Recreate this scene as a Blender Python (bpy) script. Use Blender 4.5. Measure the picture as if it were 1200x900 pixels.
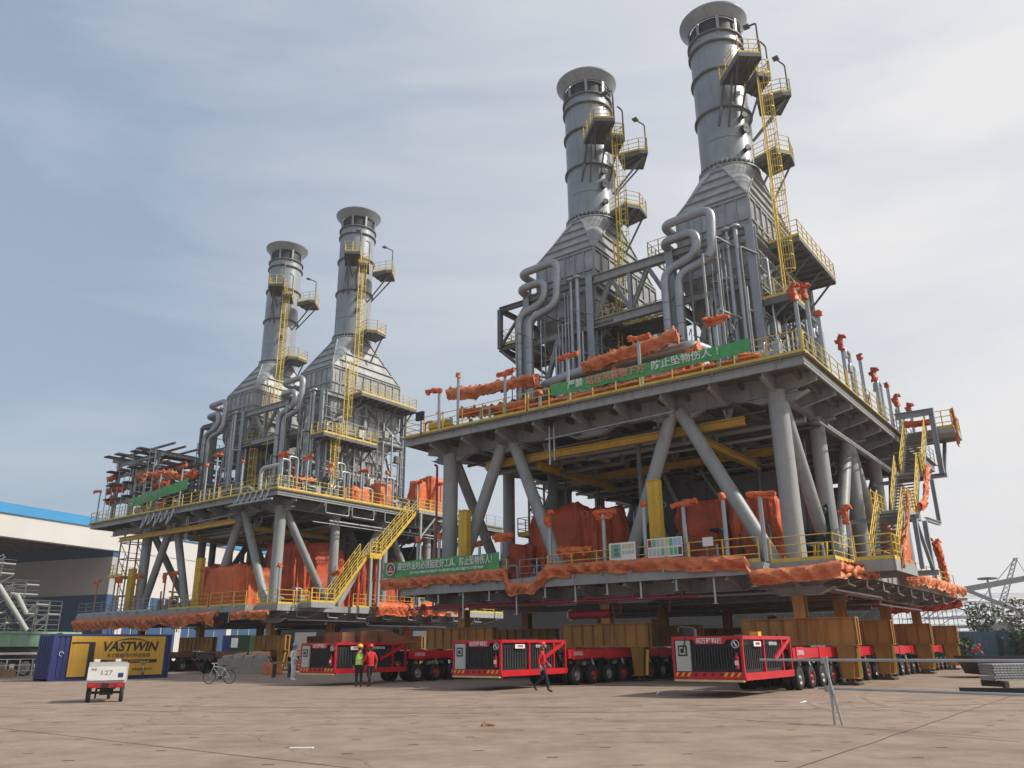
import bpy, bmesh, math, random
from mathutils import Vector, Matrix, noise
R = math.radians
random.seed(11)
for o in list(bpy.data.objects): bpy.data.objects.remove(o)
SC = bpy.context.scene
COL = SC.collection
# ------------------------------------------------------------------ camera
PITCH, ROLL, EYE = R(18.38), R(0.55), 1.6
fwd = Vector((0, math.cos(PITCH), math.sin(PITCH))); rgt = Vector((1, 0, 0)); upv = rgt.cross(fwd)
r2 = rgt*math.cos(ROLL) - upv*math.sin(ROLL); u2 = rgt*math.sin(ROLL) + upv*math.cos(ROLL)
cam = bpy.data.objects.new('camera', bpy.data.cameras.new('camera')); COL.objects.link(cam)
cam.matrix_world = Matrix(((r2.x, u2.x, -fwd.x, 0), (r2.y, u2.y, -fwd.y, 0), (r2.z, u2.z, -fwd.z, EYE), (0, 0, 0, 1)))
cam.data.sensor_width = 36; cam.data.lens = 930/1200*36; cam.data.clip_end = 6000; cam.data.clip_start = .1
SC.camera = cam
# ------------------------------------------------------------------ light
SUN_AZ, SUN_EL = R(98), R(42)          # compass style: clockwise from +Y
w = bpy.data.worlds.new('World'); SC.world = w; w.use_nodes = True
nt = w.node_tree; nd = nt.nodes; lk = nt.links; nd.clear()
out = nd.new('ShaderNodeOutputWorld'); bg = nd.new('ShaderNodeBackground'); lk.new(bg.outputs[0], out.inputs[0])
sky = nd.new('ShaderNodeTexSky'); sky.sky_type = 'NISHITA'; sky.sun_disc = False
sky.sun_elevation = SUN_EL; sky.sun_rotation = SUN_AZ; sky.air_density = 1.3; sky.dust_density = 3.0; sky.ozone_density = 1.5
tc = nd.new('ShaderNodeTexCoord')
# thin high cloud: stretched noise on the dome direction, thicker towards the sun side and the horizon
sep = nd.new('ShaderNodeSeparateXYZ'); lk.new(tc.outputs['Generated'], sep.inputs[0])
mp = nd.new('ShaderNodeMapping'); mp.inputs['Rotation'].default_value = (R(10), R(38), R(-20)); mp.inputs['Scale'].default_value = (.55, 1.6, 4.2)
lk.new(tc.outputs['Generated'], mp.inputs[0])
n1 = nd.new('ShaderNodeTexNoise'); n1.inputs['Scale'].default_value = 1.5; n1.inputs['Detail'].default_value = 8; n1.inputs['Roughness'].default_value = .56; n1.inputs['Distortion'].default_value = .5
lk.new(mp.outputs[0], n1.inputs[0])
def M(op, a, b=None, clamp=False):
    m = nd.new('ShaderNodeMath'); m.operation = op; m.use_clamp = clamp
    for i, x in enumerate((a, b)):
        if x is None: continue
        if isinstance(x, (int, float)): m.inputs[i].default_value = x
        else: lk.new(x, m.inputs[i])
    return m.outputs[0]
side = M('MULTIPLY', sep.outputs['X'], .95)
f1 = M('ADD', M('MULTIPLY', M('SUBTRACT', n1.outputs['Fac'], .5), 1.3), side)
lowh = M('MULTIPLY', M('SUBTRACT', .30, sep.outputs['Z']), .55)
fac = M('ADD', M('ADD', f1, .50), M('MAXIMUM', lowh, -.03), True)
mix = nd.new('ShaderNodeMix'); mix.data_type = 'RGBA'
lk.new(fac, mix.inputs['Factor'])
sk = nd.new('ShaderNodeMix'); sk.data_type = 'RGBA'; sk.inputs['Factor'].default_value = .72
lk.new(sky.outputs[0], sk.inputs['A']); sk.inputs['B'].default_value = (2.5, 3.1, 3.9, 1)
lk.new(sk.outputs['Result'], mix.inputs['A'])
mix.inputs['B'].default_value = (5.55, 5.55, 5.62, 1)
lk.new(mix.outputs['Result'], bg.inputs[0]); bg.inputs[1].default_value = .116
sun = bpy.data.objects.new('sun', bpy.data.lights.new('sun', 'SUN')); COL.objects.link(sun)
sun.data.energy = 3.6; sun.data.angle = R(2.2); sun.data.color = (1, .93, .83)
sd = Vector((math.sin(SUN_AZ)*math.cos(SUN_EL), math.cos(SUN_AZ)*math.cos(SUN_EL), math.sin(SUN_EL)))
sun.rotation_euler = sd.to_track_quat('Z', 'Y').to_euler()
vs = SC.view_settings; vs.view_transform = 'Standard'; vs.look = 'None'; vs.gamma = 1; vs.use_curve_mapping = False; vs.exposure = 0.36
SC.cycles.max_bounces = 6; SC.cycles.diffuse_bounces = 3; SC.cycles.glossy_bounces = 3; SC.cycles.transmission_bounces = 2; SC.cycles.volume_bounces = 0
# ------------------------------------------------------------------ materials
def mat(name, col, rough=.6, metal=0., var=.18, scale=1.5, bump=0., bscale=20., streak=None, spec=.5):
    m = bpy.data.materials.new(name); m.use_nodes = True; t = m.node_tree; N = t.nodes; L = t.links
    b = N['Principled BSDF']; b.inputs['Roughness'].default_value = rough; b.inputs['Metallic'].default_value = metal
    b.inputs['Specular IOR Level'].default_value = spec
    c = N.new('ShaderNodeTexCoord'); n = N.new('ShaderNodeTexNoise'); n.inputs['Scale'].default_value = scale; n.inputs['Detail'].default_value = 6; n.inputs['Roughness'].default_value = .65
    L.new(c.outputs['Object'], n.inputs[0])
    r = N.new('ShaderNodeValToRGB'); L.new(n.outputs['Fac'], r.inputs[0])
    e = r.color_ramp.elements; e[0].position = .3; e[1].position = .72
    e[0].color = [x*(1-var) for x in col]+[1]; e[1].color = [min(1, x*(1+var)) for x in col]+[1]
    o = r.outputs[0]
    if streak:   # rain / rust streaks: noise stretched along Z
        mp_ = N.new('ShaderNodeMapping'); mp_.inputs['Scale'].default_value = (2.2, 2.2, .22); L.new(c.outputs['Object'], mp_.inputs[0])
        n2 = N.new('ShaderNodeTexNoise'); n2.inputs['Scale'].default_value = 1.6; n2.inputs['Detail'].default_value = 5; L.new(mp_.outputs[0], n2.inputs[0])
        r2_ = N.new('ShaderNodeValToRGB'); r2_.color_ramp.elements[0].position = .52; r2_.color_ramp.elements[1].position = .72
        L.new(n2.outputs['Fac'], r2_.inputs[0]); r2_.color_ramp.elements[1].color = (streak[3],)*3+(1,); r2_.color_ramp.elements[0].color = (0, 0, 0, 1)
        mx = N.new('ShaderNodeMix'); mx.data_type = 'RGBA'; L.new(r2_.outputs[0], mx.inputs['Factor']); L.new(o, mx.inputs['A']); mx.inputs['B'].default_value = (*streak[:3], 1)
        o = mx.outputs['Result']
    L.new(o, b.inputs['Base Color'])
    if bump:
        nb = N.new('ShaderNodeTexNoise'); nb.inputs['Scale'].default_value = bscale; nb.inputs['Detail'].default_value = 4; L.new(c.outputs['Object'], nb.inputs[0])
        bp = N.new('ShaderNodeBump'); bp.inputs['Strength'].default_value = bump; bp.inputs['Distance'].default_value = .05; L.new(nb.outputs['Fac'], bp.inputs['Height']); L.new(bp.outputs[0], b.inputs['Normal'])
    return m
X = {}
X['steel'] = mat('grey_painted_steel', (.30, .318, .318), .5, 0, .14, .6, streak=(.17, .14, .11, .5))
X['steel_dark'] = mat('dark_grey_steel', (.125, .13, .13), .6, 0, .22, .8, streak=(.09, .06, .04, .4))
X['steel_blue'] = mat('blue_grey_steel', (.30, .335, .375), .45, .0, .1, .6, streak=(.3, .25, .2, .3))
X['stack'] = mat('grey_stack_plate', (.275, .308, .338), .38, .15, .14, .35, streak=(.19, .195, .195, .55))
X['clad'] = mat('cladding_sheet', (.34, .352, .355), .36, .2, .25, .9, streak=(.19, .175, .155, .55))
X['galv'] = mat('galvanised_pipe', (.40, .42, .43), .38, .55, .15, 2)
X['insul'] = mat('insulation_jacket', (.36, .37, .38), .38, .5, .16, 1.2)
X['yellow'] = mat('yellow_paint', (.62, .40, .035), .5, 0, .16, 2, streak=(.3, .17, .05, .5))
X['yellow_rail'] = mat('yellow_rail_paint', (.66, .47, .07), .5, 0, .2, 3)
X['crane_y'] = mat('crane_beam_yellow', (.50, .31, .03), .5, 0, .15, 1, streak=(.25, .14, .04, .4))
X['brown'] = mat('ochre_support_beam', (.37, .185, .034), .55, 0, .25, .9, streak=(.12, .06, .02, .7))
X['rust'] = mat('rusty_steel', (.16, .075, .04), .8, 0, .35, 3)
X['grate'] = mat('walkway_grating', (.17, .135, .08), .7, 0, .25, 3)
X['orange'] = mat('orange_tarpaulin', (.60, .125, .03), .55, 0, .3, 1.3, bump=.35, bscale=9)
X['orange2'] = mat('faded_orange_tarpaulin', (.56, .165, .06), .6, 0, .3, 1.5, bump=.3, bscale=9)
X['redtarp'] = mat('red_tarpaulin', (.52, .085, .026), .55, 0, .32, .8, bump=.4, bscale=6)
X['green'] = mat('green_banner_cloth', (.075, .34, .115), .65, 0, .2, 3, bump=.35, bscale=4)
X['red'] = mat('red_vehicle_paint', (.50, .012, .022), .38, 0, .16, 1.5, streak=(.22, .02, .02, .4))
X['fire'] = mat('red_pipe_paint', (.30, .02, .03), .5, 0, .2, 2)
X['black'] = mat('black_rubber', (.018, .018, .018), .75, 0, .3, 4, bump=.2)
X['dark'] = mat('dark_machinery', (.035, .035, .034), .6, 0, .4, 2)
X['grille'] = mat('black_grille', (.022, .024, .026), .5, .2, .3, 3)
X['rmark'] = mat('tyre_mark', (.265, .19, .142), .85, 0, .2, 2)
X['wallw_shade'] = mat('shaded_white_sheet', (.36, .36, .35), .6, 0, .06, .2)  # the hall's white sheet with the inner wall's shade put into its colour
X['white'] = mat('white_paint', (.70, .70, .68), .5, 0, .08, 3)
X['lgrey'] = mat('light_grey_panel', (.45, .46, .44), .5, 0, .08, 3)
X['hub'] = mat('wheel_hub', (.28, .27, .25), .6, .3, .3, 5)
X['hub_red'] = mat('red_wheel_hub', (.35, .03, .02), .6, 0, .3, 5)
X['gdark'] = mat('dark_green_paint', (.012, .045, .025), .6, 0, .3, 1.5)
X['glight'] = mat('pale_green_paint', (.24, .40, .27), .55, 0, .2, 1.2, streak=(.1, .12, .08, .5))
X['blue'] = mat('navy_container_paint', (.022, .035, .16), .5, 0, .2, 1, streak=(.05, .04, .04, .4))
X['cyel'] = mat('yellow_container_poster', (.60, .34, .035), .55, 0, .08, .8)
X['ink'] = mat('black_ink', (.02, .016, .012), .6, 0, .1, 3)
X['wood'] = mat('weathered_wood', (.26, .17, .10), .8, 0, .3, 4)
X['concrete'] = mat('concrete_block', (.30, .28, .25), .9, 0, .2, 3, bump=.3)
X['skin'] = mat('skin', (.42, .24, .16), .6, 0, .1, 5)
X['hair'] = mat('black_hair', (.015, .012, .01), .7)
X['navy'] = mat('dark_trousers', (.012, .014, .022), .85, 0, .3, 8)
X['redcloth'] = mat('red_work_jacket', (.50, .012, .02), .8, 0, .2, 6)
X['whitecloth'] = mat('white_coverall', (.78, .78, .75), .85, 0, .12, 6)
X['hivis'] = mat('lime_safety_vest', (.42, .72, .04), .6, 0, .1, 6)
X['silver'] = mat('reflective_tape', (.6, .62, .62), .3, .4, .1, 6)
X['helm_y'] = mat('yellow_helmet', (.85, .48, .02), .35, 0, .05, 6)
X['helm_r'] = mat('red_helmet', (.65, .02, .02), .35, 0, .05, 6)
X['helm_b'] = mat('blue_helmet', (.15, .35, .6), .35, 0, .05, 6)
X['boot'] = mat('work_boot', (.06, .035, .02), .8, 0, .2, 8)
X['hazard_y'] = mat('hazard_yellow_stripe', (.8, .42, .02), .5)  # plain yellow of the hazard stripes
X['pale'] = mat('pale_yellow_bumper', (.62, .52, .22), .5)
# ------------------------------------------------------------------ frames, things
AZ = R(36.8)
class Frame:
    def __init__(s, o, rot, sx): s.o = Vector(o); s.rot = rot; s.sx = sx
FA = Frame((12.7, 36.3, 0), -AZ, -1)                    # nearer module: x = -u (to the left), y = v (back)
U3 = Vector((-math.cos(AZ), math.sin(AZ), 0)); V3 = Vector((math.sin(AZ), math.cos(AZ), 0))
FB = Frame(Vector((12.7, 36.3, 0)) + U3*44 + V3*5, -AZ, -1)   # farther module
FW = Frame((0, 0, 0), 0, 1)
def frame_at(x, y, rotz): return Frame((x, y, 0), rotz, 1)
def thing(name, label, cat, F, base=(0, 0, 0), group=None):
    o = bpy.data.objects.new(name, None); COL.objects.link(o); o.empty_display_size = .3
    o.location = F.o + Matrix.Rotation(F.rot, 3, 'Z') @ Vector((F.sx*base[0], base[1], base[2]))
    o.rotation_euler = (0, 0, F.rot); o['label'] = label; o['category'] = cat; o['kind'] = 'thing'
    if group: o['group'] = group
    o['_b'] = list(base); o['_sx'] = F.sx
    return o
def clean():
    for o in bpy.data.objects:
        for k in ('_b', '_sx'):
            if k in o: del o[k]
def root_of(o):
    while o.parent: o = o.parent
    return o
class MB:
    def __init__(s): s.v = []; s.f = []; s.sm = []; s.mi = []; s.cm = 0
    def add(s, vs, fs, smooth=False):
        n = len(s.v); s.v += [tuple(p) for p in vs]
        for f in fs:
            s.f.append([i+n for i in f]); s.sm.append(smooth if isinstance(smooth, bool) else smooth(f)); s.mi.append(s.cm)
        return s
    def box(s, a, b):
        x0, y0, z0 = a; x1, y1, z1 = b
        return s.add([(x0,y0,z0),(x1,y0,z0),(x1,y1,z0),(x0,y1,z0),(x0,y0,z1),(x1,y0,z1),(x1,y1,z1),(x0,y1,z1)],
                     [(0,3,2,1),(4,5,6,7),(0,1,5,4),(1,2,6,5),(2,3,7,6),(3,0,4,7)])
    def basis(s, p, q, up=(0, 0, 1)):
        d = Vector(q)-Vector(p); d.normalize(); up = Vector(up)
        if abs(d.dot(up)) > .98: up = Vector((0, 1, 0))
        sd_ = d.cross(up).normalized(); return sd_, sd_.cross(d).normalized()
    def bar(s, p, q, w, h=None, up=(0, 0, 1), ow=0, oh=0):
        h = h or w; a, b = s.basis(p, q, up); p = Vector(p)+a*ow+b*oh; q = Vector(q)+a*ow+b*oh; w /= 2; h /= 2
        vs = [p-a*w-b*h, p+a*w-b*h, p+a*w+b*h, p-a*w+b*h, q-a*w-b*h, q+a*w-b*h, q+a*w+b*h, q-a*w+b*h]
        return s.add(vs, [(0,1,2,3),(7,6,5,4),(4,5,1,0),(5,6,2,1),(6,7,3,2),(7,4,0,3)])
    def ibeam(s, p, q, w, h, t=.03, up=(0, 0, 1)):
        s.bar(p, q, t, h-2*t, up); s.bar(p, q, w, t, up, 0, h/2-t/2); return s.bar(p, q, w, t, up, 0, -h/2+t/2)
    def tube(s, p, q, r, n=8, r2=None, cap=True):
        a, b = s.basis(p, q); r2 = r if r2 is None else r2; vs = []
        for c, rr in ((Vector(p), r), (Vector(q), r2)):
            for i in range(n):
                t = 2*math.pi*i/n; vs.append(c+a*rr*math.cos(t)+b*rr*math.sin(t))
        s.add(vs, [(i, (i+1) % n, n+(i+1) % n, n+i) for i in range(n)], True)
        if cap: s.add(vs, [tuple(range(n-1, -1, -1)), tuple(range(n, 2*n))])
        return s
    def path(s, pts, r, n=8, bend=None, k=4, lump=0):
        pts = [Vector(p) for p in pts]
        if bend:
            o = [pts[0]]
            for i in range(1, len(pts)-1):
                a, b, c = pts[i-1], pts[i], pts[i+1]
                d = min(bend, (b-a).length*.48, (c-b).length*.48); A = b+(a-b).normalized()*d; B = b+(c-b).normalized()*d
                for j in range(k+1):
                    t = j/k; o.append(A*(1-t)**2+b*2*t*(1-t)+B*t*t)
            o.append(pts[-1]); pts = o
        rings = []; pa = None
        for i, p in enumerate(pts):
            d = (pts[min(i+1, len(pts)-1)]-pts[max(i-1, 0)]).normalized()
            if pa is None: a = d.cross(Vector((0, 0, 1)) if abs(d.z) < .95 else Vector((0, 1, 0))).normalized()
            else: a = (pa-d*pa.dot(d)).normalized()
            pa = a; b = d.cross(a)
            for j in range(n):
                t = 2*math.pi*j/n; rr = r
                if lump: rr = r*(1+lump*noise.noise(Vector((p.x*1.7+j*.9, p.y*1.7, p.z*1.7+i*.4))))
                rings.append(p+a*rr*math.cos(t)+b*rr*math.sin(t))
        m = len(pts)
        s.add(rings, [(i*n+j, i*n+(j+1) % n, (i+1)*n+(j+1) % n, (i+1)*n+j) for i in range(m-1) for j in range(n)], True)
        s.add(rings, [tuple(range(n-1, -1, -1)), tuple(range((m-1)*n, m*n))]); return s
    def lathe(s, c, prof, n=32, close=False, a0=0, a1=2*math.pi):
        full = abs(a1-a0-2*math.pi) < 1e-6; m = n if full else n+1; vs = []
        for r, z in prof:
            for i in range(m):
                t = a0+(a1-a0)*i/n; vs.append((c[0]+r*math.cos(t), c[1]+r*math.sin(t), c[2]+z))
        fs = []
        for k in range(len(prof)-1):
            for i in range(n): j = (i+1) % m; fs.append((k*m+i, k*m+j, (k+1)*m+j, (k+1)*m+i))
        s.add(vs, fs, True)
        if close: s.add(vs, [tuple(range(m-1, -1, -1)), tuple(range((len(prof)-1)*m, len(prof)*m))])
        return s
    def grid(s, fn, nu, nv, smooth=True, wrap=False):
        vs = [fn(i/nu, j/nv) for j in range(nv+1) for i in range(nu+1)]
        return s.add(vs, [(j*(nu+1)+i, j*(nu+1)+i+1, (j+1)*(nu+1)+i+1, (j+1)*(nu+1)+i) for j in range(nv) for i in range(nu)], smooth)
    def build(s, name, m, parent, label=None):
        r = root_of(parent); b = r['_b']; sx = r['_sx']
        me = bpy.data.meshes.new(name)
        me.from_pydata([(sx*(p[0]-b[0]), p[1]-b[1], p[2]-b[2]) for p in s.v], [], [f[::-1] if sx < 0 else f for f in s.f])
        ms = m if isinstance(m, (list, tuple)) else [m]
        for k in ms: me.materials.append(X[k] if isinstance(k, str) else k)
        me.polygons.foreach_set('use_smooth', s.sm)
        if len(ms) > 1: me.polygons.foreach_set('material_index', s.mi)
        me.update()
        o = bpy.data.objects.new(name, me); COL.objects.link(o); o.parent = parent
        if label: o['label'] = label
        return o
def mesh_thing(name, label, cat, mb, m, F, base=(0, 0, 0), group=None, kind=None):
    t = thing(name, label or '', cat or '', F, base, group)
    o = mb.build(name, m, t); o.parent = None; o.location = t.location; o.rotation_euler = t.rotation_euler
    nm = t.name
    for k in ('label', 'category', 'group', 'kind'):
        if k in t and t[k]: o[k] = t[k]
    bpy.data.objects.remove(t)
    if kind: o['kind'] = kind
    o.name = nm
    return o
def dup(t, F=None, base=None, label=None, group=None, loc=None, rz=None):
    c = t.copy(); COL.objects.link(c)
    if F: c.location = F.o + Matrix.Rotation(F.rot, 3, 'Z') @ Vector((F.sx*base[0], base[1], base[2])); c.rotation_euler = (0, 0, F.rot+(rz or 0))
    if label: c['label'] = label
    if group: c['group'] = group
    for ch in list(t.children):
        d = ch.copy(); COL.objects.link(d); d.parent = c
        for g in ch.children:
            e = g.copy(); COL.objects.link(e); e.parent = d
    return c
def text_part(body, size, p, xdir, updir, m, parent, name='lettering', shear=0, depth=.004, font_bold=0, align='CENTER', sx=1.0):
    """lettering as thin mesh at p (frame coordinates) running along xdir"""
    cu = bpy.data.curves.new(name, 'FONT'); cu.body = body; cu.size = size; cu.shear = shear; cu.extrude = depth; cu.align_x = align; cu.align_y = 'CENTER'; cu.offset = font_bold; cu.resolution_u = 3
    ob = bpy.data.objects.new(name, cu); COL.objects.link(ob)
    dg = bpy.context.evaluated_depsgraph_get(); me = bpy.data.meshes.new_from_object(ob.evaluated_get(dg)); bpy.data.objects.remove(ob)
    a = Vector(xdir).normalized(); b = Vector(updir).normalized(); c = a.cross(b); mb = MB()
    r = root_of(parent)
    if r['_sx'] < 0: c = -c
    mb.add([Vector(p)+a*v.co.x*sx+b*v.co.y+c*v.co.z for v in me.vertices], [tuple(q.vertices) for q in me.polygons])
    return mb.build(name, m, parent)
def rail(mb, pts, h=1.1, step=1.5, r=.022, toe=True, mids=2, closed=False):
    pts = [Vector(p) for p in pts]
    for a, b in zip(pts, pts[1:]):
        L_ = (b-a).length; n = max(1, round(L_/step))
        for i in range(n+1):
            p = a+(b-a)*i/n; mb.bar(p, p+Vector((0, 0, h)), r*2.4, r*2.4)
        for k in range(mids+1):
            z = h*(k+1)/(mids+1); mb.tube(a+Vector((0, 0, z)), b+Vector((0, 0, z)), r, 6, cap=False)
        if toe: mb.bar(a+Vector((0, 0, .09)), b+Vector((0, 0, .09)), .012, .16)
def multi(name, m, T, *ps):
    for pts, r, *b in ps: q = MB(); q.path(pts, r, 8, b[0] if b else None); q.build(name, m, T)
def nz(x, y=0, z=0): return noise.noise(Vector((x, y, z)))
def drape(mb, a, b, amp=.12, fold=3.0, top_amp=.18, seed=0, n=None, nh=10, taper=.1, hang=0.):
    """a sheet thrown over something: side walls with folds, lumpy top; a,b = min/max corner"""
    (x0, y0, z0), (x1, y1, z1) = a, b; cx, cy = (x0+x1)/2, (y0+y1)/2; hx, hy = (x1-x0)/2, (y1-y0)/2; H = z1-z0
    n = n or int(max(36, min(150, (hx+hy)*14))); per = []
    for i in range(n):
        t = 2*math.pi*i/n; c, s_ = math.cos(t), math.sin(t); e = .5
        per.append((math.copysign(abs(c)**e, c), math.copysign(abs(s_)**e, s_)))
    vs = []; rows = nh+6
    for j in range(rows+1):
        if j <= nh:
            h = j/nh; k = 1+taper*(1-h)
            for i, (px, py) in enumerate(per):
                t = i/n*2*math.pi
                sh = fold*(abs(hx)+abs(hy)); f = nz(math.cos(t)*sh, math.sin(t)*sh+h*.8, seed)*amp*(1.5-.8*h) + (.35-abs(nz(math.cos(t)*sh*1.7, math.sin(t)*sh*1.7+h*1.3, seed+5))*1.6)*amp*1.1 + nz(math.cos(t)*sh*.6+h*3, math.sin(t)*sh*.6-h*2.2, seed+7)*amp*.5
                zz = z0+H*h*(1+.0*f); 
                if j == 0: zz += nz(math.cos(t)*sh, math.sin(t)*sh, seed+9)*(.12+hang)
                vs.append((cx+px*(hx*k+f), cy+py*(hy*k+f), zz + (top_amp*1.2*nz(px*hx*.8, py*hy*.8, seed+3) if j == nh else 0)))
        else:
            g = 1-(j-nh)/6*.985
            for px, py in per:
                x, y = cx+px*hx*g, cy+py*hy*g
                vs.append((x, y, z1+top_amp*1.2*nz(px*g*hx*.8, py*g*hy*.8, seed+3)+top_amp*.7*nz(x*2.1, y*2.1, seed+1)*(1-g)+.06*H*(1-g)))
    mb.add(vs, [(j*n+i, j*n+(i+1) % n, (j+1)*n+(i+1) % n, (j+1)*n+i) for j in range(rows) for i in range(n)], True)
    mb.add(vs, [tuple(range(rows*n, rows*n+n))])
    return mb
def swag(mb, pts, r=.2, lump=.5, step=.25, n=10, seed=0, flat=.6, sag=.1):
    """bundled cloth lying along a line of points"""
    pts = [Vector(p) for p in pts]; P = []
    for a, b in zip(pts, pts[1:]):
        m = max(2, int((b-a).length/step))
        P += [a+(b-a)*i/m for i in range(m)]
    P.append(pts[-1]); rings = []
    for i, p in enumerate(P):
        d = (P[min(i+1, len(P)-1)]-P[max(i-1, 0)]); 
        if d.length < 1e-5: d = Vector((1, 0, 0))
        d.normalize(); up = Vector((0, 0, 1)) if abs(d.z) < .9 else Vector((0, 1, 0)); a = d.cross(up).normalized(); b = a.cross(d)
        rr = r*(1+.45*nz(i*.31, seed)); off = Vector((0, 0, sag*nz(i*.17, seed+3)*2-sag*.5))
        for j in range(n):
            t = 2*math.pi*j/n; q = rr*(1+lump*nz(j*1.3+i*.12, i*.45, seed+1))
            rings.append(p+off+a*q*math.cos(t)*flat+b*q*math.sin(t))
    m = len(P); mb.add(rings, [(i*n+j, i*n+(j+1) % n, (i+1)*n+(j+1) % n, (i+1)*n+j) for i in range(m-1) for j in range(n)], True)
    mb.add(rings, [tuple(range(n-1, -1, -1)), tuple(range((m-1)*n, m*n))]); return mb

def band(mb, pts, h=.7, seed=0, out=.12, step=.12, side=(0, -1), nr=8, top=.12):
    """a strip of sheeting folded over an edge: bunched top, ragged wrinkled fall"""
    pts = [Vector(p) for p in pts]; P = []
    for a, b in zip(pts, pts[1:]):
        m = max(2, int((b-a).length/step)); P += [a+(b-a)*i/m for i in range(m)]
    P.append(pts[-1]); vs = []; s_ = 0
    for i, p in enumerate(P):
        if i: s_ += (P[i]-P[i-1]).length
        d = P[min(i+1, len(P)-1)]-P[max(i-1, 0)]; d.z = 0
        o = Vector((d.y, -d.x, 0)); o = o.normalized() if o.length > 1e-6 else Vector((side[0], side[1], 0))
        if o.x*side[0]+o.y*side[1] < -.2: o = -o
        hh = h*(.8+.55*nz(s_*.35, seed)+.25*nz(s_*1.3, seed+2))
        for j in range(nr+1):
            t = j/nr; prof = (top*math.sin(min(1, t*3)*math.pi*.5)+out*math.sin(math.pi*min(1, t*1.15))); z = top*1.1*math.cos(t*2.2)-hh*t
            fo = (.45-abs(nz(s_*1.1+z*1.5, z*.7, seed+4))*2.4)*.16 + (.45-abs(nz(s_*2.3-z*2.2, z*1.5, seed+6))*2.2)*.09
            vs.append(p+o*(prof+fo*(.4+.9*t)-.06)+Vector((0, 0, z+.05*nz(s_*3, t*3, seed+8))))
    n = nr+1; mb.add(vs, [(i*n+j, i*n+j+1, (i+1)*n+j+1, (i+1)*n+j) for i in range(len(P)-1) for j in range(nr)], False)
    return mb
# ------------------------------------------------------------------ ground
g = MB(); g.box((-1500, -200, -.3), (1500, 2500, 0))
gm = bpy.data.materials.new('yard_concrete'); gm.use_nodes = True; t_ = gm.node_tree; N_ = t_.nodes; L_ = t_.links
b_ = N_['Principled BSDF']; b_.inputs['Roughness'].default_value = .85; b_.inputs['Specular IOR Level'].default_value = .25
c_ = N_.new('ShaderNodeTexCoord')
def _noise(sc, det=6, rough=.6, mpv=None):
    n = N_.new('ShaderNodeTexNoise'); n.inputs['Scale'].default_value = sc; n.inputs['Detail'].default_value = det; n.inputs['Roughness'].default_value = rough
    if mpv:
        m = N_.new('ShaderNodeMapping'); m.inputs['Scale'].default_value = mpv; m.inputs['Rotation'].default_value = (0, 0, R(28)); L_.new(c_.outputs['Object'], m.inputs[0]); L_.new(m.outputs[0], n.inputs[0])
    else: L_.new(c_.outputs['Object'], n.inputs[0])
    return n.outputs['Fac']
def _ramp(f, p0, c0, p1, c1):
    r = N_.new('ShaderNodeValToRGB'); L_.new(f, r.inputs[0]); e = r.color_ramp.elements; e[0].position = p0; e[0].color = (*c0, 1); e[1].position = p1; e[1].color = (*c1, 1); return r.outputs[0]
def _mix(f, a, b, bt='MIX'):
    m = N_.new('ShaderNodeMix'); m.data_type = 'RGBA'; m.blend_type = bt
    if isinstance(f, float): m.inputs['Factor'].default_value = f
    else: L_.new(f, m.inputs['Factor'])
    L_.new(a, m.inputs['A']); L_.new(b, m.inputs['B']); return m.outputs['Result']
base_ = _ramp(_noise(.13, 8, .7), .3, (.235, .172, .135), .7, (.33, .255, .202))
o1 = _mix(.45, base_, _ramp(_noise(1.1, 8, .75), .35, (.17, .122, .092), .65, (.38, .29, .225)))
st = _ramp(_noise(.9, 6, .6, (.45, .9, 1)), .48, (1.03, 1.03, 1.02), .75, (.62, .60, .57))
o2 = _mix(.8, o1, st, 'MULTIPLY')
fine = _ramp(_noise(22, 4, .8), .3, (.8, .8, .8), .7, (1.12, 1.12, 1.12))
o3 = _mix(.6, o2, fine, 'MULTIPLY')
vo = N_.new('ShaderNodeTexVoronoi'); vo.feature = 'DISTANCE_TO_EDGE'; vo.inputs['Scale'].default_value = .085
wn = N_.new('ShaderNodeTexNoise'); wn.inputs['Scale'].default_value = .8; wn.inputs['Detail'].default_value = 5; L_.new(c_.outputs['Object'], wn.inputs[0])
va = N_.new('ShaderNodeMix'); va.data_type = 'VECTOR'; va.inputs['Factor'].default_value = .12; L_.new(c_.outputs['Object'], va.inputs['A'])
sc_ = N_.new('ShaderNodeVectorMath'); sc_.operation = 'SCALE'; sc_.inputs['Scale'].default_value = 14; L_.new(wn.outputs['Color'], sc_.inputs[0]); L_.new(sc_.outputs[0], va.inputs['B'])
L_.new(va.outputs['Result'], vo.inputs['Vector'])
o4 = _mix(.55, o3, _ramp(vo.outputs['Distance'], .0006, (.35, .3, .27), .0022, (1, 1, 1)), 'MULTIPLY')
L_.new(o4, b_.inputs['Base Color'])
bp_ = N_.new('ShaderNodeBump'); bp_.inputs['Strength'].default_value = .5; bp_.inputs['Distance'].default_value = .02; L_.new(_noise(9, 8, .75), bp_.inputs['Height']); L_.new(bp_.outputs[0], b_.inputs['Normal'])
mesh_thing('ground', None, None, g, gm, FW, kind='structure')
X['joint'] = mat('dark_joint_filler', (.075, .058, .045), .9, 0, .3, 2)
j_ = MB()
def strip(mb, p, q, w, z=.004):
    a = Vector((p[0], p[1], z)); b = Vector((q[0], q[1], z)); d = (b-a).normalized(); s = Vector((-d.y, d.x, 0))*w/2
    n = max(1, int((b-a).length/.8)); vs = []
    for i in range(n+1):
        c = a+(b-a)*i/n; k = .6+.8*abs(nz(c.x*.9, c.y*.9)); off = s.normalized()*nz(c.x*.5, c.y*.5, 3)*.05
        vs += [c+s*k+off, c-s*k+off]
    mb.add(vs, [(2*i, 2*i+1, 2*i+3, 2*i+2) for i in range(n)])
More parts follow.
